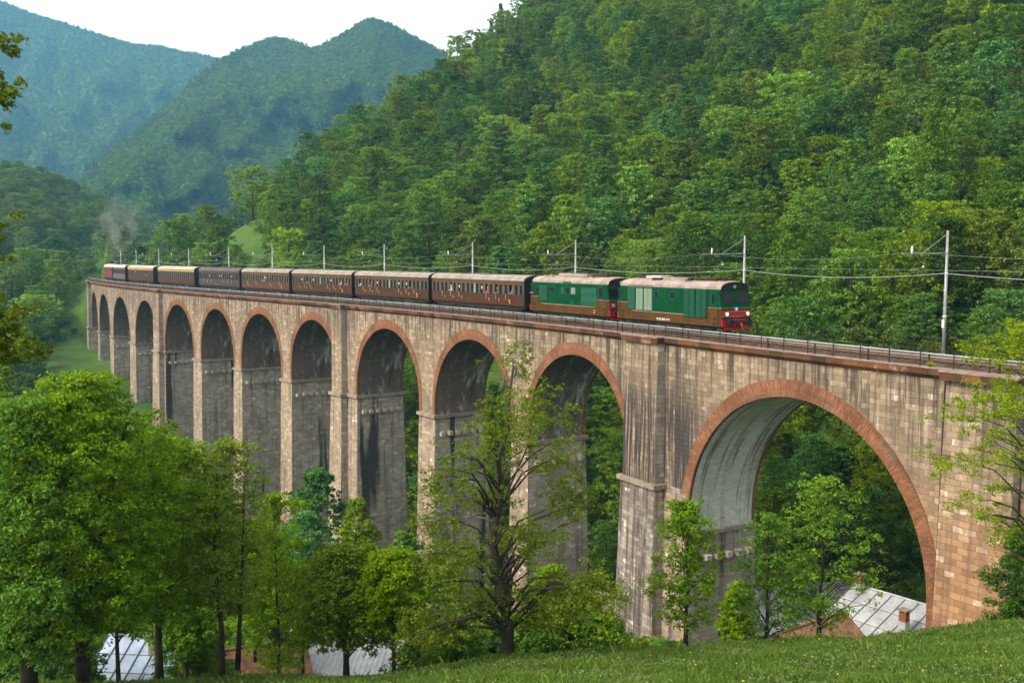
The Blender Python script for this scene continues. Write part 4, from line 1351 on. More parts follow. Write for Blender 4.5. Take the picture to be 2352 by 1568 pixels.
# ------------------------------------------------------------------ foliage
def leaf_quads(C, N, U, size, rng, fold=0.25, aspect=0.55):
    """diamond leaves at C with normals N; size (n,)"""
    n = len(C)
    r = rng.normal(size=(n, 3))
    a = np.cross(N, r); a /= np.linalg.norm(a, axis=1, keepdims=True) + 1e-9
    b = np.cross(N, a); b /= np.linalg.norm(b, axis=1, keepdims=True) + 1e-9
    s = size[:, None]
    droop = N * s * fold * 0.5
    P = np.stack([C - a * s * .5 - droop * .6, C + b * s * aspect * .5, C + a * s * .5 - droop * .6, C - b * s * aspect * .5], 1).reshape(-1, 3)
    F = np.arange(n * 4).reshape(n, 4)
    return P, F


def clump_leaves(cent, rad, per, size, rng, flat=0.62, up=0.55):
    """leaves scattered through clumps that are fuller on their upper outer side"""
    n = len(cent)
    idx = np.repeat(np.arange(n), per)
    m = len(idx)
    d = rng.normal(size=(m, 3)); d /= np.linalg.norm(d, axis=1, keepdims=True)
    d[:, 2] = np.where(rng.random(m) < 0.62, np.abs(d[:, 2]), d[:, 2])
    q = rng.random(m) ** 0.42
    off = d * q[:, None] * rad[idx][:, None]
    off[:, 2] *= flat
    C = cent[idx] + off
    N = d * 0.75 + rng.normal(size=(m, 3)) * 0.55 + np.array([0, 0, up])
    N /= np.linalg.norm(N, axis=1, keepdims=True)
    return C, N, size * rng.uniform(0.6, 1.35, m)


def crown_clumps(H, rx, zlo, n, rng, rad, shape='round', hollow=0.55, lean=0.0, lobes=None, fill=0.45):
    """clump centres gathered into boughs over an uneven crown between zlo and H, with gaps between the boughs"""
    ph = rng.uniform(0, 6.28, 4)

    def env(t):
        if shape == 'round': return sqrt(max(0.0, 1 - (2 * t ** 0.85 - 0.92) ** 2 * 0.98))
        if shape == 'cone': return (1 - t) ** 0.8 + 0.05
        if shape == 'column': return min(1, 4 * t + .3) * (1 - t ** 3) ** 0.6
        return (0.55 + 0.65 * t) * sqrt(max(0.0, 1 - max(0, t - 0.55) ** 2 * 4.6))
    nl = lobes or int(rng.integers(12, 18))
    Lb = []
    for k in range(nl):
        t = (k + rng.random()) / nl
        az = k * 2.4 + rng.uniform(-.5, .5)
        e = env(t)
        wob = 1 + 0.25 * sin(2 * az + ph[0] + 3 * t) + 0.15 * sin(3 * az + ph[1])
        r = rx * e * wob * rng.uniform(0.45, 0.88)
        Lb.append((r * cos(az), r * sin(az), zlo + (H - zlo) * t, rx * rng.uniform(0.32, 0.56) * (1.3 if shape == 'column' else 1)))
    Lb.append((0, 0, H - rx * 0.25, rx * 0.3))
    wts = np.array([q[3] ** 2 for q in Lb]); wts /= wts.sum()
    out = []
    for _ in range(n):
        if rng.random() < fill:
            t = rng.random(); az = rng.uniform(0, 6.283)
            wob = 1 + 0.20 * sin(2 * az + ph[0] + 3 * t) + 0.14 * sin(3 * az + ph[1] - 5 * t) + 0.10 * sin(5 * az + ph[2] + 9 * t)
            r = rx * env(t) * wob * (rng.random() ** 0.35)
            out.append((r * cos(az) + lean * t * H, r * sin(az), zlo + (H - zlo) * t)); continue
        q = Lb[int(rng.choice(len(Lb), p=wts))]
        d = rng.normal(size=3); d /= np.linalg.norm(d)
        if d[2] < 0 and rng.random() < 0.5: d[2] = -d[2]
        k = q[3] * (hollow * 0.6 + (1 - hollow * 0.6) * rng.random() ** 0.7)
        z = min(H, max(zlo * 0.6, q[2] + d[2] * k * 0.8))
        out.append((q[0] + d[0] * k + lean * z, q[1] + d[1] * k, z))
    return np.array(out), rad * rng.uniform(0.45, 1.3, n)


def trunk_mb(H, r0, cents, rng, n_br=10, fork=0.45, mat=0, mb=None, bend=0.05, pts=None):
    """tapered trunk with limbs that run out to some of the clumps"""
    mb = mb or MB()
    if pts is None:
        k = 7
        pts = [(rng.normal() * bend * H * 0.25 * (i > 0) * i / k, rng.normal() * bend * H * .25 * (i > 0) * i / k, H * i / (k - 1) * 0.9 - 0.6 * (i == 0)) for i in range(k)]
    pts = [np.array(p, float) for p in pts]
    rr = [r0 * (1 - 0.86 * i / (len(pts) - 1)) for i in range(len(pts))]
    rr[0] *= 1.35
    mb.tube(pts, rr, 8, mat)
    if len(cents):
        sel = rng.permutation(len(cents))[:n_br]
        for j in sel:
            c = cents[j]
            hz = [p[2] for p in pts]
            zb = max(hz[0] + fork * H * 0.45, c[2] - np.hypot(c[0], c[1]) * 0.45 - 0.3)
            zb = min(zb, hz[-1] - 0.2)
            b0 = np.array([np.interp(zb, hz, [p[0] for p in pts]), np.interp(zb, hz, [p[1] for p in pts]), zb])
            m1 = b0 + (c - b0) * 0.4 + np.array([rng.normal() * .15, rng.normal() * .15, 0.18 * np.linalg.norm(c - b0)])
            m2 = b0 + (c - b0) * 0.75 + np.array([rng.normal() * .12, rng.normal() * .12, 0.1 * np.linalg.norm(c - b0)])
            rb = min(0.065, max(0.018, float(np.interp(zb, hz, rr)) * 0.36))
            mb.tube([b0, m1, m2, c], [rb, rb * .65, rb * .4, rb * .15], 5, mat, cap=False)
    return mb


def crown_mesh(name, cents, rad, per, size, rng, mat, flat=0.62, up=0.55, extra=None):
    C, N, S = clump_leaves(cents, rad, per, size, rng, flat, up)
    P, F = leaf_quads(C, N, None, S, rng)
    return quick_mesh(name, P, F, [mat])


# ---- mesh library for the hillside wood
SHAPES = [('round', 11.5, 4.1, 1.4), ('round', 10.0, 4.4, 1.0), ('column', 12.5, 3.2, 1.2), ('fan', 10.5, 4.3, 1.6), ('cone', 13.0, 3.7, 1.0)]
LEAFM = ['leaf_mid', 'leaf_dark', 'leaf_lime', 'leaf_olive', 'leaf_blue']
LIB = {}


def lib(det, shp, lm):
    """(crown mesh, trunk mesh) for a detail level, shape and leaf colour"""
    key = (det, shp, lm)
    if key in LIB: return LIB[key]
    base = (det, shp)
    if base not in LIB:
        rng = np.random.default_rng(100 + det * 10 + shp)
        sh, H, rx, zlo = SHAPES[shp]
        n, per, size, rad = [(430, 30, 0.27, 0.55), (270, 24, 0.38, 0.62), (50, 26, 0.85, 1.3)][det]
        cents, rads = crown_clumps(H - 0.7, rx, zlo, n, rng, rad, sh)
        LIB[base] = (crown_mesh("crown", cents, rads, per, size, rng, M['leaf_mid']), None)
        tb = trunk_mb(H, 0.2, cents, rng, 12 if det < 2 else 4)
        t = tb.build("trunk", M['bark']); me_ = t.data; bpy.data.objects.remove(t)
        LIB[base] = (LIB[base][0], me_)
    c, t = LIB[base]
    if lm != 'leaf_mid':
        c = c.copy(); c.materials[0] = M[lm]
    LIB[key] = (c, t)
    return LIB[key]


def conifer_meshes(rng, H=13.0):
    C = []
    for z in np.linspace(1.5, H, 26):
        r = 2.6 * (1 - (z / H) ** 1.1) + 0.15
        for k in range(int(5 + 9 * (1 - z / H))):
            a = rng.uniform(0, 6.28); q = r * rng.uniform(0.45, 1.05)
            C.append((q * cos(a), q * sin(a), z - q * 0.3))
    C = np.array(C)
    cm = crown_mesh("crown", C, np.full(len(C), 0.65), 14, 0.5, rng, M['conifer'], 0.4, 0.2)
    t = trunk_mb(H, 0.18, [], rng, 0, bend=0.01).build("trunk", M['bark']); tm = t.data; bpy.data.objects.remove(t)
    return cm, tm


# ---- where hillside trees stand
def in_poly(x, y, poly):
    c = False
    for (x1, y1), (x2, y2) in zip(poly, poly[1:] + poly[:1]):
        if (y1 > y) != (y2 > y) and x < (x2 - x1) * (y - y1) / (y2 - y1) + x1: c = not c
    return c


CLEAR = [[(452, 620), (472, 575), (492, 540), (520, 512), (562, 505), (592, 545), (606, 562), (606, 620)],
         [(325, 566), (335, 546), (440, 548), (440, 568)],
         [(95, 870), (128, 800), (160, 768), (205, 750), (215, 870)]]
HOUSES = [(28, 74, 11), (pix(1815, 1372, 84)[0], 84, 7.5), (pix(1868, 1452, 62)[0], 62, 5.5), (pix(313, 1520, 56)[0], 58, 7), (pix(790, 1510, 54)[0], 55.5, 7), (pix(618, 1518, 52)[0], 53, 5)]
_vs = np.arange(-60, 330, 2.0)
_vx = np.array([W(s, 3.5)[0] for s in _vs]); _vy = np.array([W(s, 3.5)[1] for s in _vs])
cand = []
rt_ = np.random.default_rng(5)
cell = {}
for it in range(60000):
    X = rt_.uniform(-230, 235); Y = rt_.uniform(58, 470)
    if abs(X) > 0.60 * Y + 14: continue
    dv = np.hypot(_vx - X, _vy - Y); i = int(np.argmin(dv))
    side_ = (X - _vx[i]) * sin(WH(_vs[i])) - (Y - _vy[i]) * cos(WH(_vs[i]))
    behind = side_ > 0
    if dv[i] < 8.5: continue
    if not behind and not (X < -62 and Y > 130): continue
    if not behind and X > -0.452 * Y: continue
    mind = 4.7 if Y < 240 else 5.2
    k = (int(X // 6), int(Y // 6))
    if any(np.hypot(X - a, Y - b) < mind for dx in (-1, 0, 1) for dy in (-1, 0, 1) for a, b in cell.get((k[0] + dx, k[1] + dy), [])): continue
    z = gz(X, Y)
    if any(in_poly(*proj(X + ox, Y, z + oz), p) for p in CLEAR for oz in ((0.5, 5, 10, 14) if Y < 232 else (0.5,)) for ox in (-4, 4)): continue
    # the wood stops short of the house behind the large arch
    if 21 < X < 35 and 64 < Y < 80: continue
    cell.setdefault(k, []).append((X, Y))
    cand.append((X, Y, z))
for x, Y in ((345, 262), (368, 256), (392, 258), (418, 262), (440, 266), (462, 270), (378, 272), (405, 276), (432, 280), (458, 285), (485, 284), (505, 288), (528, 292), (548, 296), (475, 296), (300, 285), (322, 290), (352, 292), (280, 300), (255, 305)):
    X = (x - 1176) / 2287 * Y
    cand.append((X, Y, gz(X, Y) + 0.5))

# first come trees one can see whole and large, each of them an object; the many smaller ones further up form the wood
inf = []
for X, Y, z in cand:
    px_, py_ = proj(X, Y, z + 7)
    inside = -30 < px_ < 2390 and -60 < py_ < 1400
    inf.append((X, Y, z, px_, py_, inside))
inf.sort(key=lambda q: (not q[5], q[1]))
N_IND = 240
conif = conifer_meshes(np.random.default_rng(77))
COLN = {'leaf_mid': 'mid green', 'leaf_dark': 'dark green', 'leaf_lime': 'fresh light green', 'leaf_olive': 'olive green', 'leaf_blue': 'bluish green'}
SHN = ['rounded', 'broad', 'narrow tall', 'spreading', 'tapering']


def pick_style(X, Y, rng):
    v = sin(X * 0.045 + 1.0) * cos(Y * 0.038) + 0.6 * sin(X * 0.11 + Y * 0.07)
    w_ = np.array([0.34, 0.2 + 0.12 * (X > 25), 0.20 + 0.12 * max(0, v), 0.16 + 0.14 * max(0, -v), 0.08 + 0.10 * (Y < 150)])
    return LEAFM[int(rng.choice(5, p=w_ / w_.sum()))], int(rng.choice(5, p=[.34, .26, .16, .16, .08]))


rng_t = np.random.default_rng(21)
stuff_pts = []
for n_, (X, Y, z, px_, py_, inside) in enumerate(inf):
    lm, sh = pick_style(X, Y, rng_t)
    sc = float(rng_t.choice([0.6, 0.75, 0.88, 1.0, 1.3])) * float(rng_t.uniform(0.88, 1.12)) * (0.72 if Y < 105 else 1.0)
    if n_ < N_IND:
        det = 0 if Y < 150 else 1
        cm, tm = lib(det, sh, lm)
        r = empty("deciduous_tree", (X, Y, z - 0.2), float(rng_t.uniform(0, 6.28)))
        r.scale = (sc, sc, sc * float(rng_t.uniform(0.9, 1.15)))
        link("trunk", tm, r); link("crown", cm, r)
        # place words from what the tree stands beside
        if py_ > 770: zone = "seen through the arches below the viaduct deck" if px_ < 1560 else "seen through the large right-hand arch"
        elif px_ > 2080: zone = "behind the bare track by the tallest catenary mast"
        elif px_ > 1735: zone = "behind the railing ahead of the lead locomotive"
        elif px_ > 1420: zone = "on the slope behind the lead locomotive"
        elif px_ > 1220: zone = "on the slope behind the second locomotive"
        elif px_ > 820: zone = "on the slope behind the first brown coaches"
        elif px_ > 560: zone = "on the slope behind the middle coaches"
        else: zone = "beyond the rear coaches near the grass clearing"
        tag(r, f"{COLN[lm]} {SHN[sh]} tree {zone}", "tree", f"{COLN[lm]} {SHN[sh]} trees {zone}")
    else:
        stuff_pts.append((X, Y, z - 0.2, sc, float(rng_t.uniform(0, 6.28)), LEAFM.index(lm) * 2 + (sh % 2)))


def proto(det, sh, lm):
    """crown and trunk of a tree type as one mesh, kept out of the scene as the source for a wood"""
    c, t = lib(det, sh, lm)
    import bmesh
    bm = bmesh.new(); bm.from_mesh(c); nf = len(bm.faces)
    bm.from_mesh(t)
    me_ = bpy.data.meshes.new("wood_tree"); bm.faces.ensure_lookup_table()
    for f in bm.faces[nf:]: f.material_index = 1
    bm.to_mesh(me_); bm.free()
    me_.materials.append(M[lm]); me_.materials.append(M['bark'])
    return bpy.data.objects.new("wood_tree", me_)


def scatter(name, pts, protos, label):
    """one object of many trees: points carrying scale, turn and type, instanced by geometry nodes"""
    P = np.array([p[:3] for p in pts])
    me_ = bpy.data.meshes.new(name)
    me_.vertices.add(len(P)); me_.vertices.foreach_set("co", P.astype('f').ravel())
    for nm, typ, k in (("scl", 'FLOAT', 3), ("turn", 'FLOAT', 4), ("sort", 'INT', 5)):
        a = me_.attributes.new(nm, typ, 'POINT')
        a.data.foreach_set("value", np.array([p[k] for p in pts], 'i' if typ == 'INT' else 'f'))
    o = link(name, me_)
    g = bpy.data.node_groups.new(name, 'GeometryNodeTree')
    g.interface.new_socket("Geometry", in_out='INPUT', socket_type='NodeSocketGeometry')
    g.interface.new_socket("Geometry", in_out='OUTPUT', socket_type='NodeSocketGeometry')
    gi = g.nodes.new("NodeGroupInput"); go = g.nodes.new("NodeGroupOutput"); jn = g.nodes.new("GeometryNodeJoinGeometry")
    def attr(nm, typ):
        a = g.nodes.new("GeometryNodeInputNamedAttribute"); a.data_type = typ; a.inputs[0].default_value = nm
        return a.outputs[0]
    srt, scl, trn = attr("sort", 'INT'), attr("scl", 'FLOAT'), attr("turn", 'FLOAT')
    cx = g.nodes.new("ShaderNodeCombineXYZ"); g.links.new(trn, cx.inputs[2])
    for k, pr in enumerate(protos):
        cmpn = g.nodes.new("FunctionNodeCompare"); cmpn.data_type = 'INT'; cmpn.operation = 'EQUAL'
        ii = [i for i in cmpn.inputs if i.type == 'INT']
        g.links.new(srt, ii[0]); ii[1].default_value = k
        oi = g.nodes.new("GeometryNodeObjectInfo"); oi.inputs[0].default_value = pr; oi.inputs[1].default_value = True
        ip = g.nodes.new("GeometryNodeInstanceOnPoints")
        g.links.new(gi.outputs[0], ip.inputs['Points']); g.links.new(cmpn.outputs[0], ip.inputs['Selection'])
        g.links.new(oi.outputs['Geometry'], ip.inputs['Instance'])
        g.links.new(cx.outputs[0], ip.inputs['Rotation']); g.links.new(scl, ip.inputs['Scale'])
        g.links.new(ip.outputs[0], jn.inputs[0])
    g.links.new(jn.outputs[0], go.inputs[0])
    md_ = o.modifiers.new("wood", 'NODES'); md_.node_group = g
    tag(o, label, "wood", kind='stuff')
    return o


scatter("hillside_wood", stuff_pts, [proto(1, sh, lm) for lm in LEAFM for sh in (0, 3)], "dense mixed green wood covering the upper hillside behind the train")
# bushes and saplings filling the ground between the trees
und = []
for it in range(26000):
    Y = 40 + 300 * rt_.random() ** 1.7
    X = rt_.uniform(-0.6, 0.62) * Y
    if Y < np.interp(X / Y, _ca, _cy) + 2.5: continue
    if Y > 190 and rt_.random() < 0.5: continue
    dv = np.hypot(_vx - X, _vy - Y); i = int(np.argmin(dv))
    if dv[i] < 6.5: continue
    if any(np.hypot(X - hx, Y - hy) < hr for hx, hy, hr in HOUSES): continue
    z = gz(X, Y)
    px_, py_ = proj(X, Y, z)
    if any(in_poly(px_, py_ - 4, p) for p in CLEAR): continue
    if Y < 62 and (215 < px_ < 420 or 525 < px_ < 950 or 1385 < px_): continue
    if not (-40 < px_ < 2400): continue
    if len(und) > 5200: break
    und.append((X, Y, z - 0.35, float(rt_.uniform(0.16, 0.34)), float(rt_.uniform(0, 6.28)), int(rt_.integers(4))))
scatter("undergrowth", und, [proto(1, 1, 'leaf_dark'), proto(1, 1, 'leaf_mid'), proto(1, 3, 'leaf_blue'), proto(1, 0, 'leaf_lime')], "bushes and saplings covering the ground below the trees")["kind"] = "stuff"
# conifers standing out on the skyline of the spur
for k, (x, y, Z, s_) in enumerate([(1092, 92, 372, 0.8), (1128, 64, 382, 0.9), (1150, 52, 386, 1.15), (1208, 28, 395, 0.95), (1240, 10, 398, 1.25), (1252, 2, 400, 1.1), (1165, 50, 388, 0.9)]):
    p = pix(x, y, Z); z = gz(p[0], p[1])
    r = empty("conifer", (p[0], p[1], z + 2.0)); r.scale = (s_, s_, s_)
    link("trunk", conif[1], r); link("crown", conif[0], r)
    tag(r, "dark pointed conifer standing out on the skyline of the wooded spur", "tree", "dark conifers on the skyline of the spur")

# ------------------------------------------------------------------ far mountains
def mountain(name, cols, rows, label, seed, amp, tree, n_trees, protos, ridges=()):
    """cols: (x, [(y, Z), ...]) from foot to crest; a backslope is added behind the crest"""
    rng = np.random.default_rng(seed)
    xs = np.array([c[0] for c in cols], float)
    nx, ny = 150, rows
    U = np.linspace(xs[0], xs[-1], nx)
    tt = np.linspace(0, 1, ny)
    G = []
    for c in cols:
        q = np.array(c[1], float)
        sp = np.concatenate([[0], np.cumsum(np.abs(np.diff(q[:, 0])) + 1e-3)]); sp /= sp[-1]
        G.append(np.stack([np.interp(tt, sp, q[:, 0]), np.interp(tt, sp, q[:, 1])], 1))
    G = np.array(G)                                        # cols, ny, 2
    # smooth interpolation across the columns
    Yp = np.stack([np.interp(U, xs, G[:, j, 0]) for j in range(ny)], 1)
    Zp = np.stack([np.interp(U, xs, G[:, j, 1]) for j in range(ny)], 1)
    ker = np.array([1, 2, 3, 2, 1.]) / 9
    def sm(A, ax, it):
        for _ in range(it):
            A = np.apply_along_axis(lambda v: np.convolve(np.pad(v, 2, 'edge'), ker, 'valid'), ax, A)
        return A
    Zp = sm(sm(Zp, 0, 4), 1, 2)
    # gullies and spurs: depth changes along the slope
    nz = np.zeros_like(Zp)
    for o_ in range(5):
        f = 2 ** o_
        for _ in range(3):
            ga = rng.uniform(-0.2, 1.4); ks = 0.010 * f * rng.uniform(.7, 1.3); ph = rng.uniform(0, 6.28)
            nz += (1 - 2 * np.abs(np.sin(ks * (cos(ga) * U[:, None] + sin(ga) * Yp) + ph + 0.9 * np.sin(0.013 * f * (U[:, None] - Yp) + ph * 2)))) / f ** 0.9
    edge = np.minimum(1, np.minimum(tt, 1 - tt) * 6)[None]
    Zp = Zp * (1 + amp * nz * edge)
    for line, width, hgt in ridges:
        L_ = np.array(line, float)
        dd = np.full(Zp.shape, 1e9)
        UU = np.repeat(U[:, None], ny, 1)
        for a, b in zip(L_[:-1], L_[1:]):
            e = b - a; q = np.clip(((UU - a[0]) * e[0] + (Yp - a[1]) * e[1]) / (e @ e), 0, 1)
            dd = np.minimum(dd, np.hypot(UU - a[0] - q * e[0], Yp - a[1] - q * e[1]))
        Zp = Zp * (1 - hgt * np.exp(-dd / width) * np.minimum(1, (1 - tt) * 5)[None])
    V = []
    for i in range(nx):
        for j in range(ny):
            V.append(pix(U[i], Yp[i, j], Zp[i, j]))
        p = V[-1]
        k = 1.35
        V.append((p[0] * k, p[1] * k, p[2] - 0.28 * p[1] * 0.5))
    V = np.array(V); m = ny + 1
    i = (np.arange(nx - 1)[:, None] * m + np.arange(m - 1)[None]).ravel()
    F = np.stack([i, i + m, i + m + 1, i + 1], 1)
    o = link(name, quick_mesh(name, V, F, [M['hill']], smooth=True))
    tag(o, label, "mountain", kind='structure')
    # trees all over its face
    pts = []
    A = V.reshape(nx, m, 3)
    # weight cells by the area they cover as seen from the valley
    area = np.abs(np.diff(Yp, axis=1))[:-1] * (U[1] - U[0]) / np.minimum(1.0, (tree * 2287 / Zp[:-1, :-1]) ** 2)
    area = np.abs(np.diff(Yp, axis=1))[:-1] * Zp[:-1, :-1] ** 2
    pr = (area / area.sum()).ravel()
    ids = rng.choice(len(pr), n_trees, p=pr)
    for q in ids:
        a, b = divmod(int(q), ny - 1)
        u, v = rng.random(2)
        p = (A[a, b] * (1 - u) * (1 - v) + A[a + 1, b] * u * (1 - v) + A[a, b + 1] * (1 - u) * v + A[a + 1, b + 1] * u * v)
        gap = sin(p[0] * 0.013 + seed) * sin(p[2] * 0.03 + p[0] * 0.01) + 0.5 * sin(p[0] * 0.041 + p[2] * 0.06)
        if gap > 1.3 and rng.random() < 0.8: continue
        pts.append((p[0], p[1], p[2] - 2.5, tree / 10 * float(rng.uniform(0.7, 1.35)), float(rng.uniform(0, 6.28)), int(rng.integers(len(protos)))))
    scatter(name + "_wood", pts, protos, label.replace("mountain", "woods covering the mountain").replace("spur", "woods covering the spur"))


FARP = [proto(2, sh, lm) for sh, lm in ((0, 'leaf_mid'), (1, 'leaf_dark'), (3, 'leaf_olive'), (0, 'leaf_mid'))]
mountain("blue_mountain", [
    (-260, [(720, 1100), (420, 1600), (100, 2300), (-120, 2700)]), (-60, [(700, 1100), (420, 1600), (150, 2250), (-28, 2600)]), (0, [(700, 1100), (420, 1600), (170, 2200), (2, 2600)]), (60, [(690, 1150), (420, 1650), (200, 2200), (27, 2600)]), (130, [(680, 1200), (420, 1700), (220, 2200), (47, 2600)]),
    (220, [(670, 1250), (410, 1750), (240, 2200), (77, 2550)]), (300, [(660, 1300), (400, 1800), (250, 2200), (99, 2500)]), (370, [(640, 1350), (380, 1850), (250, 2200), (107, 2450)]), (430, [(620, 1400), (350, 1900), (230, 2200), (120, 2420)]),
    (480, [(600, 1450), (330, 1950), (220, 2200), (129, 2400)]), (540, [(600, 1500), (330, 2000), (230, 2250), (140, 2400)]), (640, [(600, 1500), (330, 2000), (230, 2250), (155, 2400)]), (760, [(600, 1500), (330, 2000), (240, 2250), (180, 2400)])],
    40, "hazy blue-green wooded mountain falling from the upper left corner", 3, 0.016, 6.5, 30000, FARP,
    [([(300, 99), (230, 190), (150, 280), (90, 380)], 45, 0.05), ([(430, 120), (370, 200), (290, 280), (190, 390)], 40, 0.05), ([(130, 47), (70, 160), (10, 260)], 45, 0.04)])
mountain("peaked_mountain", [
    (120, [(700, 800), (560, 950), (470, 1080)]), (170, [(700, 800), (540, 950), (425, 1100)]), (250, [(700, 800), (520, 950), (352, 1200)]), (330, [(690, 800), (500, 980), (287, 1300)]), (400, [(680, 800), (480, 1000), (228, 1400)]),
    (450, [(670, 800), (470, 1020), (180, 1480)]), (500, [(670, 820), (460, 1050), (140, 1560)]), (540, [(660, 820), (450, 1080), (119, 1620)]), (600, [(660, 840), (430, 1100), (94, 1700)]), (630, [(660, 850), (420, 1120), (87, 1720)]),
    (690, [(660, 860), (400, 1150), (200, 1500), (98, 1720)]), (713, [(660, 870), (400, 1160), (210, 1480), (113, 1640)]), (740, [(660, 870), (390, 1170), (220, 1450), (104, 1640)]), (790, [(660, 880), (380, 1180), (210, 1420), (77, 1640)]), (830, [(660, 890), (360, 1200), (200, 1420), (50, 1640)]), (856, [(660, 900), (350, 1200), (200, 1420), (43, 1640)]),
    (900, [(660, 920), (340, 1220), (210, 1440), (56, 1660)]), (960, [(660, 950), (340, 1250), (220, 1450), (91, 1680)]), (1030, [(660, 980), (340, 1300), (240, 1480), (127, 1700)]), (1200, [(660, 1000), (400, 1300), (320, 1480), (240, 1700)]), (1400, [(660, 1000), (500, 1300), (420, 1480), (380, 1700)])],
    44, "blue-green peaked mountain with a rocky gully in the middle distance", 8, 0.018, 5.5, 38000, FARP,
    [([(735, 108), (705, 170), (640, 215), (590, 300), (500, 345), (450, 430), (340, 480)], 50, 0.075), ([(856, 43), (850, 150), (760, 220), (735, 330), (640, 400), (580, 520)], 46, 0.06), ([(630, 87), (560, 170), (470, 250), (380, 330), (280, 420)], 46, 0.055), ([(856, 43), (900, 140), (940, 240), (900, 330)], 40, 0.05)])
mountain("near_spur", [
    (-220, [(860, 330), (650, 420), (360, 560)]), (-80, [(860, 330), (650, 420), (388, 580)]), (0, [(840, 335), (640, 430), (396, 590)]), (60, [(820, 340), (630, 440), (404, 600)]), (130, [(800, 350), (620, 450), (425, 620)]),
    (200, [(760, 370), (620, 470), (460, 640)]), (260, [(720, 400), (610, 500), (494, 660)]), (310, [(700, 420), (600, 540), (522, 680)]), (380, [(690, 450), (620, 560), (560, 700)]), (460, [(680, 480), (640, 580), (600, 720)])],
    30, "green wooded spur at the left edge between the viaduct and the mountains", 12, 0.03, 8.5, 3200, [proto(1, 0, 'leaf_mid'), proto(1, 1, 'leaf_lime'), proto(1, 3, 'leaf_olive'), proto(1, 1, 'leaf_mid')])

# ------------------------------------------------------------------ houses below the viaduct
def gable_house(name, c, rz, L, Wd, h_eave, h_ridge, base, wallm, roofm, seams, label, chim=(), corr=False, over=0.45):
    """ridge along local x; z values are absolute heights"""
    r = empty(name, (c[0], c[1], base), rz)
    e, rg = h_eave - base, h_ridge - base
    mb = MB()
    x, y = L / 2 - over, Wd / 2 - over
    ez = e + 0.02
    for sy in (-1, 1):
        P = [(-x, sy * y, -1.5), (x, sy * y, -1.5), (x, sy * y, ez), (-x, sy * y, ez)]
        mb.face(P if sy < 0 else P[::-1])
    for sx in (-1, 1):
        P = [(sx * x, -y, -1.5), (sx * x, y, -1.5), (sx * x, y, ez), (sx * x, 0, rg - 0.1), (sx * x, -y, ez)]
        mb.face(P if sx > 0 else P[::-1])
    w_ = mb.build("wall", wallm, r)
    for sx in (-1, 0.1):
        m2 = MB(); xx = sx * x * .5; m2.box(xx, xx + .9, -y - .03, -y + .05, e * .35, e * .35 + 1.2); f = m2.build("window", M['glass'], r)
        m2 = MB(); m2.box(xx - .1, xx + 1.0, -y - .08, -y + .02, e * .35 - .1, e * .35 - .01); m2.build("sill", M['impost'], f)
    mb = MB()
    ns = 1 if not corr else int(L / 0.28)
    th = 0.12
    for sy in (-1, 1):
        if corr:
            for k in range(ns * 2):
                a, b = -L / 2 + L * k / (ns * 2), -L / 2 + L * (k + 1) / (ns * 2)
                da, db = (0.05 if k % 2 else 0), (0 if k % 2 else 0.05)
                P = [(a, sy * Wd / 2, e + da), (b, sy * Wd / 2, e + db), (b, 0, rg + db), (a, 0, rg + da)]
                mb.face(P if sy < 0 else P[::-1])
        else:
            P = [(-L / 2, sy * Wd / 2, e), (L / 2, sy * Wd / 2, e), (L / 2, 0, rg), (-L / 2, 0, rg)]
            mb.face(P if sy < 0 else P[::-1])
            Q = [(a, b, z - th) for a, b, z in P]
            mb.face(Q[::-1] if sy < 0 else Q)
            for i0, i1 in ((0, 1), (1, 2), (3, 0)):
                F = [P[i0], Q[i0], Q[i1], P[i1]]
                mb.face(F if sy < 0 else F[::-1])
    rf = mb.build("roof", roofm, r)
    if seams:
        m2 = MB()
        n = seams
        for sy in (-1, 1):
            for k in range(n + 1):
                a = -L / 2 + L * k / n
                m2.tube([(a, sy * Wd / 2, e + .03), (a, 0, rg + .03)], 0.05, 4)
            for q in (0.36, 0.70):
                m2.tube([(-L / 2, sy * Wd / 2 * q, rg + (e - rg) * q + .02), (L / 2, sy * Wd / 2 * q, rg + (e - rg) * q + .02)], 0.025, 4)
        m2.build("seams", M['seam'], rf)
    m2 = MB(); m2.tube([(-L / 2, 0, rg + .03), (L / 2, 0, rg + .03)], 0.10, 6); m2.build("ridge_cap", roofm, rf)
    for cx, cy, hh, cm in chim:
        zb = rg - abs(cy) / (Wd / 2) * (rg - e)
        m2 = MB(); m2.box(cx - .29, cx + .29, cy - .29, cy + .29, zb - .3, zb + hh * .5); cb = m2.build("chimney", M['zinc'] if cm == 'chimney_brick' else M['house_wall'], rf)
        m2 = MB(); m2.box(cx - .27, cx + .27, cy - .27, cy + .27, zb + hh * .5, zb + hh * .85); m2.build("stack", M[cm], cb)
        m2 = MB()
        m2.box(cx - .38, cx + .38, cy - .38, cy + .38, zb + hh * .85 + .14, zb + hh * .85 + .22)
        for a in (-.2, .2):
            for b_ in (-.2, .2): m2.box(cx + a - .05, cx + a + .05, cy + b_ - .05, cy + b_ + .05, zb + hh * .85, zb + hh * .85 + .14)
        m2.build("chimney_cap", M['coping'], cb)
    tag(r, label, "house")
    return r


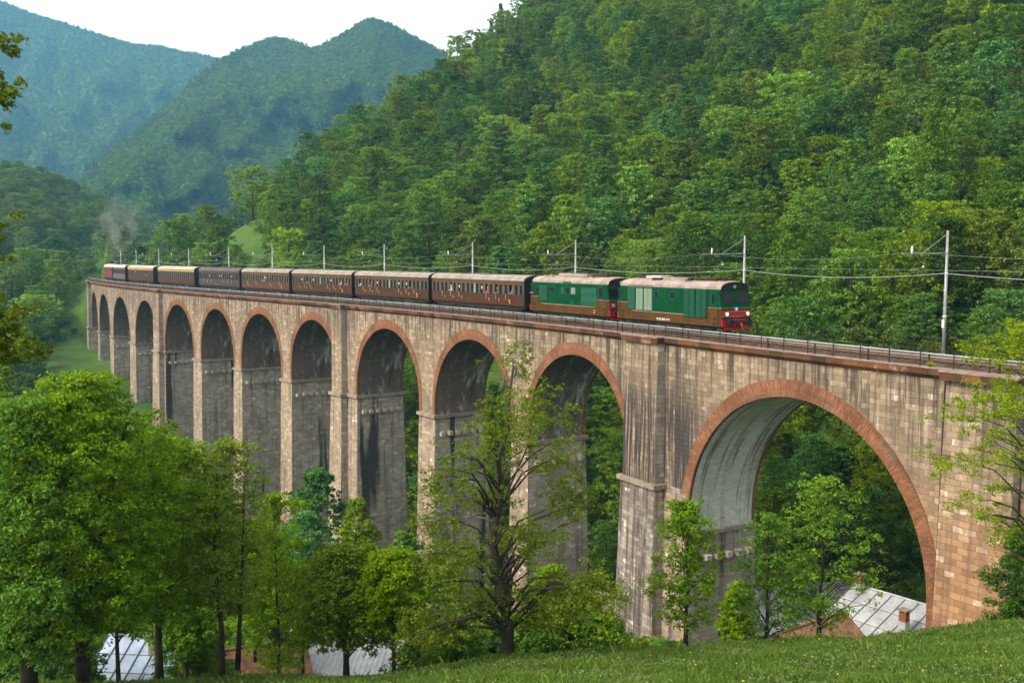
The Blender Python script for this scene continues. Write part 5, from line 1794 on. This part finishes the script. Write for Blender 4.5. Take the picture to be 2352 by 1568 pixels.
# the big pale roof behind the foot of the large arch
A = np.array(pix(1968, 1343, 77)); B = np.array(pix(2120, 1404, 72.5))
rz_h = atan2(B[1] - A[1], B[0] - A[0])
ridge = (A[2] + B[2]) / 2 + 0.3
Lh = float(np.hypot(*(B - A)[:2])) + 3.2
cx_, cy_ = (A + B)[:2] / 2 + np.array([cos(rz_h), sin(rz_h)]) * 1.4
gable_house("house", (cx_, cy_), rz_h, Lh, 10.5, ridge - 2.0, ridge, ridge - 6.5, M['house_wall'], M['zinc'], 8, "house under the large arch with pale sheet metal roof and two brick chimneys",
            ((Lh * .22, -3.4, 1.9, 'chimney_brick'), (-Lh / 2 + .9, -0.7, 1.5, 'chimney_brick')))
p = pix(1815, 1372, 84)
gable_house("house", p[:2], R(12), 11.0, 8.0, p[2] - 1.4, p[2] + 1.0, p[2] - 6, M['house_wall'], M['zinc'], 9, "house with grey sheet roof half hidden by trees at the foot of the large pier", ((2, 0.6, 1.4, 'chimney_brick'),))
p = pix(1868, 1452, 62)
gable_house("shed", p[:2], R(35), 6.5, 4.5, p[2] - 0.9, p[2] + 0.7, p[2] - 3.5, M['house_wall'], M['tile'], 0, "low shed with clay tiled roof beside the pale roofed house")
p = pix(313, 1520, 56)
gable_house("house", (p[0], p[1] + 2), R(-6), 5.0, 7.5, p[2] - 0.9, p[2] + 0.75, p[2] - 5.5, M['house_wall'], M['zinc_blue'], 6, "house with bluish white sheet roof and pale chimney at lower left", ((0.9, -1.0, 1.2, 'coping'),))
m2 = MB()
p = pix(790, 1510, 54)
gable_house("barn", (p[0], p[1] + 1.5), R(-10), 7.0, 6.0, p[2] - 0.85, p[2] + 0.75, p[2] - 5.0, M['house_wall'], M['zinc_corr'], 0, "long barn with whitish corrugated roof behind the young trees", (), True)
p = pix(618, 1518, 52)
gable_house("house", (p[0] - 0.5, p[1] + 1), R(22), 4.6, 5.0, p[2] - 0.9, p[2] + 0.5, p[2] - 5.0, M['house_wall'], M['tile'], 0, "small house with sunlit orange tiled roof beside the corrugated barn")
# low stone wall by the stream, at the foot of the tall pier
p = pix(1392, 1385, 96)
mb = MB(); mb.box(-4.0, 3.5, -0.4, 0.4, -2.5, 1.6); mb.box(-4.1, 3.6, -0.5, 0.5, 1.6, 1.8)
o = mb.build("stone_wall", M['side']); o.location = (p[0], p[1], p[2] - 0.8); o.rotation_euler = (0, 0, R(-18))
tag(o, "grey stone retaining wall between the two tallest piers", "wall")

# ------------------------------------------------------------------ trees near the meadow and in the valley
NB = np.random.default_rng(31)


def near_tree(x, ybase, Y, ytop, wpx, shape, leaf, label, name="deciduous_tree", n=120, per=85, size=0.17, rad=0.55, r0=0.2, zfrac=0.25, fork=0.4, trunk_px=None, second=None, hollow=0.5, bark='bark', lobes=None,
              n_br=40, lean=0.0, group=None, cents=None):
    p = pix(x, ybase, Y)
    z0 = p[2] if ybase < 1545 else gz(p[0], p[1])
    z0 = min(z0, gz(p[0], p[1]) + 0.3)
    top = pix(x, ytop, Y)[2]
    H = top - z0
    k = Y / 2287.0
    rx = wpx * k / 2
    rng = np.random.default_rng(int(x * 7 + ytop))
    if cents is None:
        n, per, rad = int(n * 2.6), max(12, int(per * 0.31)), rad * 0.62
        c, rd = crown_clumps(H - rad * 0.5, rx, H * zfrac, n, rng, rad, shape, hollow, 0.0, lobes, 0.5)
        c[:, 0] += lean * (c[:, 2] / H) * rx
    else:
        c, rd = cents(H, rx, rng)
    r = empty(name, (p[0], p[1], z0 - 0.15))
    pts = None
    if trunk_px:
        pts = [((tx - x) * k, 0.15 * sin(i * 1.7), (pix(x, ty, Y)[2] - z0)) for i, (tx, ty) in enumerate(trunk_px)]
        pts[0] = (pts[0][0], pts[0][1], -0.8)
    mb = trunk_mb(H, r0, c, rng, n_br, fork, pts=pts)
    if second:
        pts2 = [((tx - x) * k, 0.3 + 0.1 * i, (pix(x, ty, Y)[2] - z0)) for i, (tx, ty) in enumerate(second)]
        trunk_mb(H, r0 * 0.72, c, rng, n_br // 2, fork, mb=mb, pts=pts2)
    mb.build("trunk", M[bark], r, True)
    link("crown", crown_mesh("crown", c, rd, per, size, rng, M[leaf], 0.7, 0.5), r)
    tag(r, label, "tree", group)
    return r


# left group
near_tree(195, 1545, 29.5, 842, 420, 'round', 'leaf_near', "large bright green tree with a bent dark trunk at lower left", n=620, per=150, size=0.115, rad=0.5, r0=0.24, zfrac=0.2, lean=0.1, lobes=26,
          trunk_px=[(195, 1550), (185, 1470), (150, 1390), (160, 1240), (150, 1120), (140, 1000)], second=[(186, 1440), (205, 1360), (240, 1200), (262, 1080), (285, 1000), (300, 920)])
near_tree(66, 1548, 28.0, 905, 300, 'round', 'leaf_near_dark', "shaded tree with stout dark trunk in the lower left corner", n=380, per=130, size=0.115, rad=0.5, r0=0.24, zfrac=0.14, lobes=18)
near_tree(365, 1530, 33.5, 985, 330, 'fan', 'leaf_near', "green tree between the large bent tree and the slim pair, hiding two piers", n=420, per=130, size=0.12, rad=0.5, r0=0.15, zfrac=0.26, lobes=20)
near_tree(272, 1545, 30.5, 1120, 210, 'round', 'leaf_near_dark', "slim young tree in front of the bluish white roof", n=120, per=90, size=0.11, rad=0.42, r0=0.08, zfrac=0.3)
near_tree(535, 1530, 33.0, 1000, 205, 'column', 'leaf_oak', "tall sparse yellow-green tree with two slender trunks before the fourth pier", n=240, per=70, size=0.11, rad=0.4, r0=0.11, lobes=22, zfrac=0.3, hollow=0.35,
          trunk_px=[(505, 1530), (508, 1450), (500, 1300), (505, 1150), (512, 1030)], second=[(540, 1535), (548, 1400), (556, 1250), (560, 1120), (575, 1020)])
near_tree(640, 1510, 37.0, 1120, 175, 'column', 'leaf_near', "thin light green tree between the sparse tree and the bushy tree", n=170, per=80, size=0.12, rad=0.42, r0=0.08, lobes=18, zfrac=0.1)
near_tree(795, 1505, 35.0, 1238, 250, 'round', 'leaf_lime', "bushy bright green tree left of the old oak", n=340, per=140, size=0.115, rad=0.46, r0=0.12, zfrac=0.26)
near_tree(905, 1505, 33.5, 1255, 190, 'round', 'leaf_near', "small green tree with a thin straight trunk beside the barn end", n=200, per=110, size=0.11, rad=0.42, r0=0.07, zfrac=0.34)


def oak_clumps(H, rx, rng):
    """sparse, uneven oak: separate boughs of foliage with gaps between"""
    C, Rd = [], []
    boughs = [(0.12, .93, .30, 9), (0.25, .86, .34, 10), (-0.1, .80, .34, 12), (0.42, .70, .42, 16), (-.32, .70, .30, 8), (0.1, .66, .34, 10), (-.62, .62, .36, 13), (.62, .62, .34, 13), (-.2, .52, .34, 9),
              (.75, .46, .42, 22), (-.78, .44, .30, 10), (.35, .44, .36, 13), (-.5, .36, .42, 18), (.9, .32, .34, 18), (.1, .30, .40, 16), (-.85, .26, .34, 14), (.6, .22, .46, 24), (-.35, .18, .5, 22), (.25, .14, .4, 16), (.95, .16, .3, 12), (-.75, .12, .36, 16)]
    for bx, bz, br, n in boughs:
        by = rng.normal() * 0.45
        for _ in range(int(n * 4.2)):
            C.append((rx * (bx + rng.normal() * br * 0.45), rx * (by + rng.normal() * br * 0.5), H * min(0.99, bz + rng.normal() * 0.032)))
            Rd.append(rng.uniform(0.14, 0.36))
    return np.array(C), np.array(Rd)


ok = near_tree(1160, 1488, 32.0, 792, 430, 'round', 'leaf_dull', "old half-bare oak with dark trunk and dead grey branches before the piers", name="old_oak", per=34, size=0.095, r0=0.21, n_br=64, fork=0.35, cents=oak_clumps,
               trunk_px=[(1160, 1490), (1168, 1430), (1150, 1330), (1130, 1225), (1150, 1125), (1142, 1050), (1166, 975), (1170, 900), (1180, 830)])
rngo = np.random.default_rng(9)
mb = MB()
kk = 32.0 / 2287
for (x0, y0), (x1, y1) in (((1150, 1120), (1040, 1010)), ((1110, 1075), (1030, 1050)), ((1145, 1200), (1000, 1155)), ((1080, 1060), (1055, 970)), ((1150, 1180), (950, 1195)), ((1160, 1080), (1250, 1010)), ((1165, 1060), (1270, 1120)),
                           ((1140, 1260), (1010, 1215)), ((1120, 1250), (1105, 1330)), ((1170, 980), (1090, 940)), ((1175, 900), (1130, 860)), ((1178, 880), (1230, 850)), ((1178, 860), (1200, 800)), ((1177, 880), (1160, 800)), ((1060, 1190), (1000, 1110)))[::2]:
    n = 6
    pts = []
    for i in range(n):
        t = i / (n - 1)
        pts.append(((x0 + (x1 - x0) * t - 1160) * kk + rngo.normal() * .07, rngo.normal() * .12 - 0.35 * t, pix(1160, y0 + (y1 - y0) * t, 32.0)[2] - ok.location[2] + rngo.normal() * .06))
    mb.tube(pts, [0.045 * (1 - 0.8 * i / (n - 1)) for i in range(n)], 5, 0)
    for _ in range(5):
        b = np.array(pts[int(rngo.integers(2, n))]); d = rngo.normal(size=3) * np.array([.5, .4, .35])
        mb.tube([b, b + d * .5 + rngo.normal(size=3) * .05, b + d], [0.016, 0.010, 0.005], 4, 0)
mb.build("dead_branches", M['bark_grey'], ok)["kind"] = "stuff"

near_tree(1575, 1470, 34.5, 1138, 150, 'column', 'leaf_near', "slender young tree in front of the tallest pier", n=130, per=110, size=0.12, rad=0.42, r0=0.085, zfrac=0.12, hollow=0.3)
near_tree(1760, 1462, 35.5, 1170, 190, 'round', 'leaf_near_dark', "left of two airy trees standing in front of the large arch", n=90, per=80, size=0.115, rad=0.42, r0=0.08, zfrac=0.10, hollow=0.35)
near_tree(1882, 1458, 36.5, 1085, 250, 'round', 'leaf_near', "taller right of two airy trees standing in front of the large arch", n=140, per=85, size=0.115, rad=0.44, r0=0.09, zfrac=0.12, hollow=0.35)
near_tree(2045, 1440, 86.0, 1258, 150, 'round', 'leaf_olive', "small olive green tree behind the pale roof beneath the arch", n=150, per=70, size=0.36, rad=0.9, r0=0.15, zfrac=0.05)
near_tree(2335, 1425, 42.0, 1190, 120, 'round', 'leaf_dark', "dark shrub at the right edge beside the abutment", name="shrub", n=160, per=110, size=0.14, rad=0.5, r0=0.08, zfrac=0.02)


def spray_clumps(H, rx, rng):
    C, Rd = [], []
    for bx, bz, L_, n in ((-.25, .97, .5, 26), (-.5, .90, .5, 26), (-.05, .92, .5, 30), (-.85, .72, .4, 14), (-.55, .74, .5, 20), (-.2, .78, .5, 26), (-.95, .56, .35, 14), (-.6, .58, .5, 18), (-.25, .60, .5, 22), (-.7, .42, .4, 12), (-.35, .44, .5, 18), (0.1, .7, .5, 40), (0.1, .5, .5, 40), (-.1, .3, .5, 26), (0.2, .2, .5, 30)):
        by = rng.normal() * .35
        for _ in range(n):
            C.append((rx * (bx + rng.normal() * L_ * 0.30), rx * (by + rng.normal() * .2), H * (bz + rng.normal() * 0.022))); Rd.append(rng.uniform(.18, .42))
    return np.array(C), np.array(Rd)


near_tree(2400, 1440, 33.0, 735, 560, 'round', 'leaf_oak', "yellow-green tree reaching in from the right edge over the track", per=60, size=0.095, r0=0.16, n_br=70, fork=0.3, cents=spray_clumps,
          trunk_px=[(2400, 1440), (2400, 1300), (2390, 1150), (2385, 1000), (2380, 880), (2370, 780)])


def edge_clumps(H, rx, rng):
    C, Rd = [], []
    k = 11.0 / 2287
    for x, y, r_, n in ((48, 95, 14, 4), (55, 120, 12, 4), (30, 190, 16, 5), (12, 165, 18, 6), (8, 130, 10, 3), (62, 215, 14, 5), (38, 235, 10, 4), (10, 215, 14, 5), (4, 190, 16, 5), (50, 82, 8, 2), (2, 530, 14, 3), (5, 598, 14, 4), (10, 690, 16, 4),
                        (40, 715, 20, 6), (62, 712, 14, 4), (20, 735, 24, 8), (5, 745, 22, 7), (30, 760, 20, 6), (8, 790, 20, 6), (45, 820, 14, 4), (75, 805, 18, 6), (100, 812, 14, 5), (15, 815, 20, 6), (-60, 760, 60, 40), (-120, 500, 90, 60), (-90, 180, 60, 40)):
        for _ in range(n):
            C.append(((x + 10 + rng.normal() * r_ * .8 + 160) * k, rng.normal() * 0.12, pix(0, y + rng.normal() * r_ * .8, 11.0)[2])); Rd.append(0.085)
    C = np.array(C)
    return C, np.array(Rd)


p = pix(-160, 1200, 11.0)
z0 = gz(p[0], p[1])
rngE = np.random.default_rng(3)
cE, rE = edge_clumps(0, 0, rngE)
cE[:, 2] -= z0
r = empty("deciduous_tree", (p[0], p[1], z0))
mb = MB()
mb.tube([(0, 0, -.5), (0.03, 0, 2), (-.05, .1, 4.5), (0.02, .1, 7.0), (0, 0, 9.4)], [0.14, .12, .10, .07, .03], 8)
kE = 11.0 / 2287
for path in (((-160, 330), (-60, 300), (0, 255), (35, 235), (62, 215)), ((-160, 330), (-70, 240), (0, 185), (30, 150), (50, 95)), ((-160, 800), (-60, 770), (0, 745), (40, 725), (65, 712)), ((-160, 880), (-50, 850), (20, 820), (75, 808), (104, 812)),
             ((-160, 600), (-60, 580), (-10, 560), (4, 530)), ((-160, 680), (-60, 640), (-10, 615), (6, 598))):
    mb.tube([((x + 160) * kE, 0, pix(0, y, 11.0)[2] - z0) for x, y in path], [0.035, .022, .014, .009, .005][:len(path)], 5)
mb.build("trunk", M['bark'], r)
link("crown", crown_mesh("crown", cE, rE, 26, 0.066, rngE, M['leaf_dull'], 0.9, 0.3), r)
tag(r, "nearest tree whose leafy twigs reach in at the left edge", "tree")

# the wooded slope between the meadow and the piers
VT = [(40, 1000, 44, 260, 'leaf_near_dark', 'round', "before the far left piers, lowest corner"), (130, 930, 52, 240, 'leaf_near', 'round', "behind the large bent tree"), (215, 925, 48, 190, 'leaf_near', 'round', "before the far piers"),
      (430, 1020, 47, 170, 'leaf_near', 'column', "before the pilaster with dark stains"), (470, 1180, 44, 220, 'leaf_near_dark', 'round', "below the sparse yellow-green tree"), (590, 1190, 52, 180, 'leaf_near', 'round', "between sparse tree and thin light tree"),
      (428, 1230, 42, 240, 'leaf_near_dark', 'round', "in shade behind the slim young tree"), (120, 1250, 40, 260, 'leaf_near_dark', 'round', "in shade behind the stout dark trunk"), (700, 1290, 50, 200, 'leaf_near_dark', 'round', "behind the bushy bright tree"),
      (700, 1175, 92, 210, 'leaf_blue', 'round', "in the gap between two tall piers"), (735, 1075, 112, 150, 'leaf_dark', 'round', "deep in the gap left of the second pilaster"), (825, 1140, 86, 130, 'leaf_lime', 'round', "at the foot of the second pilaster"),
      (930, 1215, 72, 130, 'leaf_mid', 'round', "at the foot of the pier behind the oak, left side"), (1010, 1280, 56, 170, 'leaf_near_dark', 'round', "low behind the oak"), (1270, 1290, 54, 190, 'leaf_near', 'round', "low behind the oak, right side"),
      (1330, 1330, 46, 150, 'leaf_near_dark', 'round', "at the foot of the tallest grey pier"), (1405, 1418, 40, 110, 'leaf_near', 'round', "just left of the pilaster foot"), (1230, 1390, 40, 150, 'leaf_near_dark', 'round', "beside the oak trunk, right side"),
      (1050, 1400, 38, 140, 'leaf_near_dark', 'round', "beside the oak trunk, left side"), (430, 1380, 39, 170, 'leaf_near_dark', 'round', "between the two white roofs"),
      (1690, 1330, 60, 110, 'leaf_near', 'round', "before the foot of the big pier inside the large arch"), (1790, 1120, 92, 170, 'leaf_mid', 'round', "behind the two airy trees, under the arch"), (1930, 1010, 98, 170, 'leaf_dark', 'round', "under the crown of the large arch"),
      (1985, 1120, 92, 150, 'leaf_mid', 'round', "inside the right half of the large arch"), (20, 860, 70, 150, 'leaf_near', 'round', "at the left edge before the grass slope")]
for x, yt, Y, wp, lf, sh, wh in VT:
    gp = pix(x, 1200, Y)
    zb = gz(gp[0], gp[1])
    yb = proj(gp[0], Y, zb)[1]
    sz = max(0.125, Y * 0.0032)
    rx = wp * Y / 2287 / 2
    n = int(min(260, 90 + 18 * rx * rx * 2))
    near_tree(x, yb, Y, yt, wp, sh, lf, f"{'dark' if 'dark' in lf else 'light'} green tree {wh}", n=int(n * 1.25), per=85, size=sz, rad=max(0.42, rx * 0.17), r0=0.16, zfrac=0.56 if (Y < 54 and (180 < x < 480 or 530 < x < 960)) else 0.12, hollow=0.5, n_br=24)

# ------------------------------------------------------------------ grass and flowers on the meadow
rg_ = np.random.default_rng(14)
nb = 420000
Yg = 17 + 20 * rg_.random(nb) ** 1.0
Xg = (rg_.random(nb) * 2 - 1) * (0.54 * Yg + 0.8)
keep = Yg < np.interp(Xg / Yg, _ca, _cy) + 1.5
Xg, Yg = Xg[keep], Yg[keep]
Zg = ground(Xg, Yg) + lumps(Xg, Yg, 0.06, 3.0) - 0.02
pat = 0.5 + 0.5 * np.sin(Xg * 0.9 + 1.2 * np.sin(Yg * 0.7)) * np.cos(Yg * 1.1 + 0.8 * np.sin(Xg * 0.6))
n = len(Xg)
h = rg_.uniform(0.06, 0.19, n) * (0.45 + 0.95 * pat) * np.where(rg_.random(n) < 0.01, 2.0, 1)
az = rg_.uniform(0, 6.283, n); wd = rg_.uniform(0.006, 0.015, n) * np.where(rg_.random(n) < .15, 2.2, 1)
ben = rg_.uniform(0.1, 0.75, n) * h; az2 = rg_.uniform(0, 6.283, n)
B = np.stack([Xg, Yg, Zg], 1)
dx = np.stack([np.cos(az) * wd, np.sin(az) * wd, np.zeros(n)], 1)
bd = np.stack([np.cos(az2) * ben, np.sin(az2) * ben, np.zeros(n)], 1)
up = np.array([0, 0, 1.0])
V = np.stack([B - dx, B + dx, B + bd * .4 + up * h[:, None] * .62 + dx * .75, B + bd + up * h[:, None], ], 1).reshape(-1, 3)
M['grass'] = leafmat("meadow_grass", (0.040, 0.098, 0.010), (0.165, 0.250, 0.040), 0.35, 0.0, 0.0)
# broad-leaved weeds and paler seed heads among the blades
nw_ = 8000
Yw = 18 + 18 * rg_.random(nw_); Xw = (rg_.random(nw_) * 2 - 1) * .55 * Yw
kw = (Yw < np.interp(Xw / Yw, _ca, _cy) + .5) & (np.sin(Xw * 1.3 + 2) * np.cos(Yw * 0.9) + rg_.normal(size=nw_) * .5 > 0.1)
Xw, Yw = Xw[kw], Yw[kw]
cw = np.stack([Xw, Yw, ground(Xw, Yw) + 0.08], 1)
C_, N_, S_ = clump_leaves(cw, rg_.uniform(.05, .16, len(cw)), 13, 0.075, rg_, 0.9, 0.8)
Pw, Fw = leaf_quads(C_, N_, None, S_, rg_)
M['weeds'] = leafmat("meadow_weeds", (0.030, 0.085, 0.012), (0.210, 0.260, 0.085), 0.35, 0.0, 0.0)
F0 = np.arange(n * 4).reshape(n, 4)
o = link("grass", quick_mesh("grass", np.concatenate([V, Pw]), np.concatenate([F0, Fw + n * 4]), [M['grass'], M['weeds']], np.concatenate([np.zeros(n), np.ones(len(Fw))])))
tag(o, "tall fresh green grass of the meadow bank", "grass", kind='stuff')
# buttercups, denser towards the right
fl = []
while len(fl) < 95:
    Y = rg_.uniform(19, 35); X = rg_.uniform(-.5, .52) * Y
    if rg_.random() < 0.15 + 0.85 * max(0, X / Y + .1) / .6 and Y < np.interp(X / Y, _ca, _cy): fl.append((X, Y))
mb = MB()
for X, Y in fl:
    z = gz(X, Y) + rg_.uniform(.14, .24)
    r_ = rg_.uniform(.012, .028)
    c = (X, Y, z)
    mb.tube([(X, Y, z - .3), (X, Y, z)], .004, 3, 1)
    tl = rg_.normal(size=2) * .3
    for k in range(5):
        a0, a1 = 2 * pi * k / 5, 2 * pi * (k + .8) / 5
        mb.face([c, (X + r_ * cos(a0), Y + r_ * sin(a0), z + r_ * (.5 + tl[0] * cos(a0))), (X + r_ * 1.25 * cos((a0 + a1) / 2), Y + r_ * 1.25 * sin((a0 + a1) / 2), z + r_ * .6), (X + r_ * cos(a1), Y + r_ * sin(a1), z + r_ * (.5 + tl[1] * sin(a1)))])
o = mb.build("flowers", [M['bloom'], M['grass']])
tag(o, "small yellow buttercups dotted through the meadow grass", "flowers", kind='stuff')

# ------------------------------------------------------------------ smoke over the tail engine, and the haze of the valley
import bmesh
bm = bmesh.new()
for dx_, dz_, r_ in ((0, 0, 2.0), (0.8, 3.2, 3.0), (-0.5, 7.0, 3.8), (1.5, 11.5, 4.6), (0.5, 16.5, 5.0)):
    pass
bmesh.ops.create_uvsphere(bm, u_segments=32, v_segments=24, radius=1.0)
for v in bm.verts:
    t = (v.co.z + 1) / 2
    wv = (2.6 + 6.2 * t) * (1 + .18 * sin(v.co.x * 4 + v.co.z * 6) + .15 * sin(v.co.y * 5 - v.co.z * 9))
    v.co = (v.co.x * wv + 2.0 * t, v.co.y * wv, 10.0 * v.co.z)
me_ = bpy.data.meshes.new("smoke"); bm.to_mesh(me_); bm.free()
m, t, b = newmat("smoke")
t.nodes.remove(b)
pv = nd(t, "ShaderNodeVolumePrincipled")
pv.inputs['Color'].default_value = (0.86, 0.89, 0.93, 1); pv.inputs['Anisotropy'].default_value = 0.0
oc = nd(t, "ShaderNodeTexCoord").outputs['Generated']
sub = nd(t, "ShaderNodeVectorMath", operation='SUBTRACT'); t.links.new(oc, sub.inputs[0]); sub.inputs[1].default_value = (0.5, 0.5, 0.42)
ln = nd(t, "ShaderNodeVectorMath", operation='LENGTH'); t.links.new(sub.outputs[0], ln.inputs[0])
wisp = mrange(t, noise(t, oc, 4.5, 4, 0.65), 0.42, 0.70)
t.links.new(mth(t, 'MULTIPLY', mth(t, 'MULTIPLY', wisp, mrange(t, ln.outputs['Value'], 0.5, 0.08)), 0.075), pv.inputs['Density'])
t.links.new(pv.outputs[0], [q for q in t.nodes if q.type == 'OUTPUT_MATERIAL'][0].inputs['Volume'])
me_.materials.append(m)
p = W(225, TC, 13.5)
o = link("smoke", me_, None, p)
tag(o, "thin grey smoke rising above the dark red tail engine", "smoke", kind='stuff')

HAZE = True
if HAZE:
    mb = MB(); mb.box(-4500, 4500, -2100, 9000, -90, 900)
    m, t, b = newmat("haze")
    t.nodes.remove(b)
    pv = nd(t, "ShaderNodeVolumePrincipled")
    pv.inputs['Color'].default_value = (0.22, 0.60, 0.95, 1); pv.inputs['Density'].default_value = 0.00019; pv.inputs['Anisotropy'].default_value = 0.2
    t.links.new(pv.outputs[0], [q for q in t.nodes if q.type == 'OUTPUT_MATERIAL'][0].inputs['Volume'])
    o = mb.build("haze", m)
    tag(o, "pale blue valley haze", "haze", kind='stuff')
